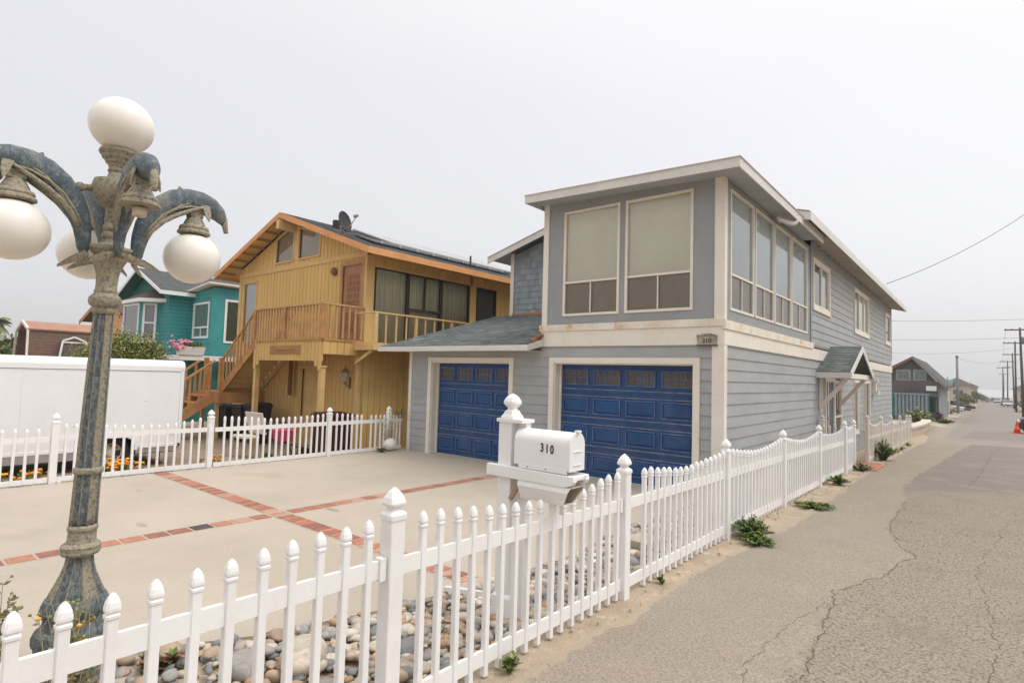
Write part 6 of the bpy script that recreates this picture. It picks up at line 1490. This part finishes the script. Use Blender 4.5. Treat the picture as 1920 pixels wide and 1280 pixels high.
for i in range(9): u = -5.95+i*.26; ft.box(mb,u,u+.15,g0,1.22,0,.04)
ft.box(mb,-6.0,-3.6,1.15,1.28,.04,.09); ft.box(mb,-6.0,-4.5,-.62,-.5,.04,.12); build(mb, 'boards', mat('grey_teal_paint', (.24,.30,.31), .7), tg)
mb = MB(); ft.box(mb,-5.95,-3.6,g0,1.12,-.06,-.02); build(mb, 'backing_panel', mat('teal_shadow_board',(.11,.17,.18),.8), tg)
mb = MB(); ft.box(mb,-6.75,-6.0,g0,1.35,-.05,.05); build(mb, 'corner_post', tealsh, tg)
def simplehouse(label, x0, x1, y0, y1, zb, ze, zr, wm, rmt, axis='y', ov=.5, name='house', wins=(), kw=None, trim=None):
    t = thing(name, ((x0+x1)/2,y0,zb), label, 'house')
    mb = MB(); mb.box(x0,x1,y0,y1,zb-.5,ze)
    if axis == 'y': xm = (x0+x1)/2; mb.poly([(x0,y0+.001,ze),(x1,y0+.001,ze),(xm,y0+.001,zr-.1)]); mb.poly([(x0,y1,ze),(x1,y1,ze),(xm,y1,zr-.1)])
    else: ym = (y0+y1)/2; mb.poly([(x0,y0,ze),(x0,y1,ze),(x0,ym,zr-.1)]); mb.poly([(x1,y0,ze),(x1,y1,ze),(x1,ym,zr-.1)])
    build(mb, 'walls', wm, t)
    if axis == 'y':
        for xa in (x0-ov, x1+ov): mb = MB(); mb.hexa([(xa,y0-ov,ze-.2),(xm,y0-ov,zr-.12),(xm,y1+ov,zr-.12),(xa,y1+ov,ze-.2),(xa,y0-ov,ze-.05),(xm,y0-ov,zr),(xm,y1+ov,zr),(xa,y1+ov,ze-.05)]); build(mb, 'roof', rmt, t)
    elif axis == 'hip':
        ym = (y0+y1)/2; d_ = min(x1-x0,y1-y0)/2; mb = MB(); A = [(x0-ov,y0-ov,ze-.05),(x1+ov,y0-ov,ze-.05),(x1+ov,y1+ov,ze-.05),(x0-ov,y1+ov,ze-.05)]; p, q = ((x0+x1)/2,y0+d_,zr), ((x0+x1)/2,y1-d_,zr)
        for f_ in ([A[0],A[1],p],[A[1],A[2],q,p],[A[2],A[3],q],[A[3],A[0],p,q],A[::-1]): mb.poly(f_)
        build(mb, 'roof', rmt, t)
    else:
        for ya in (y0-ov, y1+ov): mb = MB(); mb.hexa([(x0-ov,ya,ze-.2),(x0-ov,ym,zr-.12),(x1+ov,ym,zr-.12),(x1+ov,ya,ze-.2),(x0-ov,ya,ze-.05),(x0-ov,ym,zr),(x1+ov,ym,zr),(x1+ov,ya,ze-.05)]); build(mb, 'roof', rmt, t)
    for (fr_, a, b, c, d) in wins: window(t, fr_, a,b,c,d,.12,trim or cream,mat('far_pane',(.30,.31,.32),.4),glass,d=.05,flush=True)
    return t
simplehouse('small tan-roofed teal-trimmed shed behind the steep-gabled cottage', -4.6,-3.3,80,84,gzr(80),2.1,2.7, mat('far_tan_wall',(.40,.34,.26),.8), mat('far_teal_roof',(.10,.15,.15),.7), 'x', .4, 'shed', [(FX(-3.3),79.5,81,.3,1.4)])
simplehouse('grey-blue flat-fronted house behind the lone wooden pole', -7.4,-4.4,98,112,gzr(100),2.3,3.6, midg, mat('far_pink_roof',(.34,.22,.17),.9), 'hip', .4, 'house', [(FX(-4.4),100,103,-.2,1.6),(FY(98),-6.6,-5.2,-.2,1.4)])
simplehouse('cream two-storey house with a brown hipped roof left of the road end', -7.0,-2.7,150,164,gzr(150),2.5,4.0, mat('far_cream_wall',(.52,.49,.40),.8), roofbr, 'hip', .7, 'house', [(FY(150),-5.6,-3.6,.3,1.6),(FX(-2.7),152,155,.3,1.6)])
simplehouse('small far tan house nearest the road end on the left', -4.8,-2.2,215,228,gzr(215),2.3,3.3, MATS['far_tan_wall'], roofbr, 'hip', .6, 'house', [(FY(215),-4.2,-3.0,-.2,1.2)])
simplehouse('low orange-roofed house glimpsed above the cottage eave', -9.3,-6.6,88,96,gzr(90),2.9,3.7, mat('far_orange_wall',(.50,.28,.12),.8), MATS['far_pink_roof'], 'hip', .4, 'house', [(FY(88),-8.4,-7.2,1.2,2.2)])
simplehouse('yellow-roofed house glimpsed between the grey house and the cottage', -12.6,-9.6,84,94,gzr(90),2.7,4.0, MATS['far_orange_wall'], mat('far_yellow_roof',(.55,.36,.10),.8), 'y', .5, 'house', [(FY(84),-11.6,-10.4,1.0,2.0)])
simplehouse('tan house on the right side of the street behind the poles', 7.6,12.5,150,166,gzr(150),3.0,4.4, MATS['far_tan_wall'], roofbr, 'hip', .7, 'house', [(FX(7.6) if 0 else FY(150),8.3,9.6,.0,1.4),(FY(150),10.2,11.4,.0,1.4)])
simplehouse('pale house far down the right side of the street', 5.9,10,205,222,gzr(205),2.0,3.4, MATS['far_cream_wall'], roofbr, 'hip', .7, 'house', [(FY(205),6.6,8.2,-.6,.8)])

def hedge(label, loc, r, n, size, seed, name='hedge', idx=(0,2,2), kw=None):
    t = thing(name, loc, label, 'hedge' if name == 'hedge' else 'tree'); rn = random.Random(seed)
    mb = MB(); mb.tube([(loc[0],loc[1],loc[2]-.3),(loc[0],loc[1],loc[2]+r[2])],.12,6); build(mb, 'trunk', poleM, t)
    crown(t, (loc[0],loc[1],loc[2]+r[2]*.9), r, n, size, seed, leafm, 'foliage', 30, idx); return t
hedge('clipped dark green hedge left of the road end', (-3.0,128,gzr(128)), (1.3,4,1.25), 2600, .28, 3)
hedge('bushy dark tree beside the road end on the left', (-2.6,190,gzr(190)), (1.3,3,1.6), 2200, .4, 5, 'street_tree')
hedge('dark bush nearest the road end on the left', (-1.2,240,gzr(240)), (1.4,3,1.3), 1200, .4, 6)
hedge('dark bushes at the foot of the poles on the right', (5.2,118,gzr(118)), (1.5,8,1.0), 2400, .3, 7)
hedge('leafy tree behind the poles on the right', (6.6,140,gzr(140)), (1.8,3,2.4), 2400, .35, 8, 'street_tree')
# retaining wall, planting beds by the cottage
rw_ = thing('curved_garden_wall', (-3,44,gzr(44)), 'low curved tan rendered garden wall beyond the end of the cream fence', 'wall')
mb = MB(); P = [(-2.62,31.0),(-2.55,36),(-2.62,42),(-3.0,48),(-3.6,52),(-4.6,55)]
for i, ((a, b), (c, d)) in enumerate(zip(P, P[1:])):
    mb.hexa([(a,b,gzr(b)-.3),(c,d,gzr(d)-.3),(c-.4,d,gzr(d)-.3),(a-.4,b,gzr(b)-.3),(a,b,gzr(b)+.36),(c,d,gzr(d)+.36),(c-.4,d,gzr(d)+.36),(a-.4,b,gzr(b)+.36)])
build(mb, 'lower_course', mat('tan_render', (.50,.41,.31), .85), rw_)
mb = MB()
for i, ((a, b), (c, d)) in enumerate(zip(P, P[1:])):
    mb.hexa([(a+.06,b,gzr(b)+.36),(c+.06,d,gzr(d)+.36),(c-.45,d,gzr(d)+.36),(a-.45,b,gzr(b)+.36),(a+.06,b,gzr(b)+.46),(c+.06,d,gzr(d)+.46),(c-.45,d,gzr(d)+.46),(a-.45,b,gzr(b)+.46)])
build(mb, 'coping', mat('pale_coping', (.58,.51,.41), .85), rw_)
weed((-3.6,47,gzr(47)+.2), .9, .75, 1600, .16, 'dark green shrubs planted behind the curved garden wall', name='garden_plant', seed=51, cat='plant')
weed((-4.1,53,gzr(53)+.2), .9, .95, 1500, .18, 'bright yellow-green shrubs behind the curved garden wall', name='garden_plant', mats=[leafm[3],leafm[1],weedm[1]], seed=52, cat='plant')
weed((-2.6,56,gzr(56)), .9, .30, 1300, .16, 'low green ground plants at the corner of the far driveway', name='garden_plant', seed=53, cat='plant')
weed((-3.2,60,gzr(60)), .45, .95, 900, .16, 'pink and purple flowering shrub in front of the cottage', name='garden_plant', mats=[mat('far_pink',(.50,.14,.17),.6),weedm[0],mat('far_purple',(.20,.12,.26),.6)], seed=54, cat='plant')
weed((-3.6,84,gzr(84)), 1.3, .7, 1600, .22, 'brownish grass bed at the foot of the lone pole', name='garden_plant', mats=[drym[1],leafm[1],drym[0]], seed=55, cat='plant')
weed((-2.9,100,gzr(100)), 1.4, .6, 1200, .24, 'olive shrubs beyond the lone pole', name='garden_plant', mats=[leafm[1],drym[1],leafm[0]], seed=56, cat='plant')
# road-name sign and lone pole
lp_ = thing('lone_wooden_pole', (-2.75,88,gzr(88)), 'lone pale wooden pole without crossarms left of the street', 'pole')
mb = MB(); mb.tube([(-2.72,88,gzr(88)-.5),(-2.75,88,5.55)],[.16,.12],10); build(mb, 'shaft', mat('pale_pole', (.22,.24,.24), .8), lp_, smooth=True)
mb = MB(); mb.tube([(-2.75,88,5.5),(-2.75,88,5.7)],.15,8); build(mb, 'cap', poleM, lp_)
ss = thing('street_name_sign', (-3.55,84,gzr(84)), 'small teal street name sign beside the lone pole', 'sign')
mb = MB(); mb.tube([(-3.55,84,gzr(84)),(-3.55,84,2.5)],.03,8); build(mb, 'post', silver, ss)
mb = MB(); mb.box(-4.0,-3.1,83.97,84.0,2.45,2.72); build(mb, 'blade', mat('sign_teal', (.04,.30,.28), .5), ss)

# ================================================================== utility poles and wires on the right
poles = [(87,.0345,.0814,.0365),(112,.0294,.0633,.0292),(138,.0265,.0478,.0275),(172,.0216,.038,.0208),(212,.0166,.0294,.0160),(262,.0175,.021,.0170)]
PT = []
for i, (y, rx, rz, rb_) in enumerate(poles):
    top = Vector((rx*y, y, 1.8+rz*y)); b = Vector((rb_*y, y, gzr(y)-.3))
    t = thing('utility_pole', (b.x,y,gzr(y)), ['nearest leaning dark wooden utility pole at the right edge','second wooden utility pole with a long crossarm','third wooden utility pole with a crossarm','fourth utility pole with two crossarms','fifth slim utility pole far down the street','sixth and farthest utility pole near the road end'][i], 'utility pole', 'utility poles along the right side of the street')
    mb = MB(); mb.tube([b, top], [.14 if i else .17, .10], 10); build(mb, 'shaft', poleM, t, smooth=True)
    mb = MB(); mb.beam((top.x-1.35,y,top.z-.25),(top.x+1.35,y,top.z-.25),.12,.14)
    if i == 3: mb.beam((top.x-1.0,y,top.z-1.5),(top.x+1.0,y,top.z-1.5),.12,.12)
    build(mb, 'crossarm', poleM, t)
    mb = MB()
    for q in (-1.25,-.7,.7,1.25): mb.lathe([(.03,top.z-.18),(.06,top.z-.12),(.03,top.z-.05)],(top.x+q,y),8)
    build(mb, 'insulators', mat('insulator', (.12,.10,.09), .4), t)
    if i == 0: mb = MB(); mb.tube([(top.x+.30,y-.1,top.z-1.9),(top.x+.30,y-.1,top.z-1.1)],.2,10); build(mb, 'transformer', mat('transformer_grey', (.20,.21,.21), .6), t, smooth=True)
    if i == 1: mb = MB(); mb.tube([(top.x+.1,y-.15,3.4),(top.x+.5,y-.4,3.55)],.03,6); build(mb, 'service_bracket', poleM, t)
    PT.append(top)
wirem = mat('wire_black', (.06,.06,.065), .6)
def wire(a, b, sag, rad, label, n=24, group=None):
    a, b = Vector(a), Vector(b); P = [a.lerp(b,i/n)-Vector((0,0,sag*4*(i/n)*(1-i/n))) for i in range(n+1)]
    mb = MB(); mb.tube(P, rad, 5); return build(mb, 'overhead_wire', wirem, label=label, cat='wire', group=group, smooth=True, rooto=tuple(a))
wire((-2.6,23.2,1.8+.1511*23.2), (1.35,28.5,1.8+.235*28.5), .22, .010, 'dark service cable rising from the grey house eave to the upper right')
wire((-11,70,1.8+.0985*70), (8,74,1.8+.0935*74), .25, .015, 'upper thin wire crossing the sky right of the grey house')
wire((-11,70,1.8+.0690*70), (8,74,1.8+.0715*74), .25, .014, 'lower thin wire crossing the sky right of the grey house')
wire((-12,95,1.8+.050*95), PT[1]-Vector((0,0,1.0)), .5, .014, 'thin wire from behind the cottage to the second utility pole')
wire((-2.75,88,5.5), PT[2]-Vector((0,0,.6)), 1.0, .014, 'thin wire from the lone pole to the third utility pole')
ORD = ['nearest','second','third','fourth','fifth','farthest']
for i in range(5):
    for q in (-1.25,1.25):
        wire(PT[i]+Vector((q,0,-.1)), PT[i+1]+Vector((q,0,-.1)), .7, .013, '%s wire strung from the %s to the %s utility pole' % ('left' if q < 0 else 'right', ORD[i], ORD[i+1]), 12, 'wires between the utility poles')
# ================================================================== vehicles and cone
def car(name, loc, rot, L_, W_, H_, paint, label, cat='car', wr=.32, ov=.8):
    t = thing(name, loc, label, cat); t.rotation_euler = (0,0,rot); ORG[t.name] = (0,0,0)
    h0 = .28; hb = h0+(H_-h0)*.50
    body = [(-L_/2,h0+.1),(-L_/2+.05,hb-.1),(-L_/2+.25,hb),(L_/2-.95,hb+.02),(L_/2-.15,hb-.12),(L_/2,h0+.3),(L_/2-.02,h0),(-L_/2+.1,h0)]
    mb = MB(); mb.prism([(x,-W_/2,z) for x,z in body],(0,W_,0)); recalc(build(mb, 'body', paint, t, bevel=.07))
    mb = MB(); b4 = [(-L_/2+.35,hb-.02),(L_/2-1.15,hb-.02)]; t4 = [(-L_/2+.75,H_),(L_/2-1.85,H_)]
    mb.hexa([(b4[0][0],-W_/2+.05,hb-.02),(b4[1][0],-W_/2+.05,hb-.02),(b4[1][0],W_/2-.05,hb-.02),(b4[0][0],W_/2-.05,hb-.02),(t4[0][0],-W_/2+.2,H_-.05),(t4[1][0],-W_/2+.2,H_-.05),(t4[1][0],W_/2-.2,H_-.05),(t4[0][0],W_/2-.2,H_-.05)])
    build(mb, 'windows', mat('car_glass', (.04,.05,.055), .08, spec=.8), t, bevel=.04)
    mb = MB(); mb.box(t4[0][0]-.03,t4[1][0]+.03,-W_/2+.19,W_/2-.19,H_-.055,H_); build(mb, 'roof', paint, t, bevel=.03)
    for x in (-L_/2+.8, L_/2-ov):
        for sy in (-1,1):
            w_, rb = wheelmesh((x,sy*(W_/2-.10),wr), wr, .22, (0,sy,0), t); build(rb, 'rim', silver, w_)
    for sy in (-1,1):
        mb = MB(); mb.ell((L_/2-.03,sy*(W_/2-.28),h0+.42),(.06,.16,.09),12,8); build(mb, 'headlight', mat('headlight_glass', (.7,.7,.7), .1), t, smooth=True)
    mb = MB(); mb.box(L_/2-.05,L_/2+.01,-.5,.5,h0+.12,h0+.34); build(mb, 'grille', darkmet, t)
    return t
car('parked_truck', (3.68,45,gzr(45)), math.pi, 4.6,1.85,1.75, mat('dark_maroon_paint', (.05,.025,.03), .3, spec=.6), 'dark parked truck nose-in beside the orange cone at the right edge', 'truck', .42, .55)
car('parked_car', (3.55,165,gzr(165)), -math.pi/2, 4.4,1.8,1.45, mat('white_car_paint', (.75,.75,.76), .25, spec=.6), 'white parked car on the right side of the street in front of the poles')
car('parked_car', (3.45,182,gzr(182)), -math.pi/2, 4.6,1.85,1.8, mat('black_car_paint', (.03,.03,.035), .25, spec=.6), 'dark parked car just beyond the white one')
car('parked_car', (2.5,235,gzr(235)), -math.pi/2, 4.4,1.8,1.5, mat('silver_car_paint', (.42,.44,.47), .3, spec=.6), 'pale grey car farthest down the street near the road end')
car('parked_car', (1.4,250,gzr(250)), math.pi, 4.4,1.8,1.5, mat('blue_car_paint', (.20,.24,.32), .3, spec=.6), 'blue-grey car standing across the far road end')
car('parked_car', (-4.35,92,gzr(92)), 0, 4.2,1.7,1.4, mat('far_white_paint', (.62,.62,.63), .3), 'white car nosed out behind the lone pole')
car('parked_car', (-3.4,108,gzr(108)), 0, 4.2,1.7,1.35, mat('far_red_paint', (.16,.07,.07), .3), 'reddish car parked beyond the lone pole')
cn = thing('traffic_cone', (1.30,44,gzr(44)), 'orange traffic cone standing beside the dark truck at the right edge', 'cone')
zc = gzr(44); mb = MB(); mb.lathe([(.17,zc+.03),(.03,zc+.72),(.025,zc+.73)],(1.30,44),20); build(mb, 'cone', mat('cone_orange', (.85,.07,.02), .5), cn, smooth=True)
mb = MB(); mb.box(1.10,1.50,43.8,44.2,zc+.005,zc+.035); build(mb, 'base', MATS['cone_orange'], cn, bevel=.01)
mb = MB(); mb.lathe([(.126,zc+.27),(.092,zc+.42)],(1.30,44),20,caps=False); build(mb, 'collar_band', mat('cone_orange_pale', (.9,.15,.06), .4), cn, smooth=True)
gp = [mat('sea', (.45,.47,.47), .7)]
mb = MB(); mb.poly([(-3000,610,gzr(610)+.35),(3000,610,gzr(610)+.35),(3000,5500,gzr(610)+.35),(-3000,5500,gzr(610)+.35)]); build(mb, 'sea', gp[0], kind='structure')

# ------------------------------------------------------------------ sea haze
HZ = True
if HZ:
    mb = MB(); mb.box(-120,60,-14,520,-8,13)
    hm = bpy.data.materials.new('haze'); hm.use_nodes = True; n = hm.node_tree.nodes; n.remove(n['Principled BSDF'])
    pv = n.new('ShaderNodeVolumePrincipled'); pv.inputs['Color'].default_value = (.95,.95,.97,1); pv.inputs['Density'].default_value = .0008; pv.inputs['Anisotropy'].default_value = .2
    hm.node_tree.links.new(pv.outputs[0], n['Material Output'].inputs['Volume'])
    build(mb, 'haze', hm, kind='stuff', label='pale sea haze thickening down the street', cat='haze')
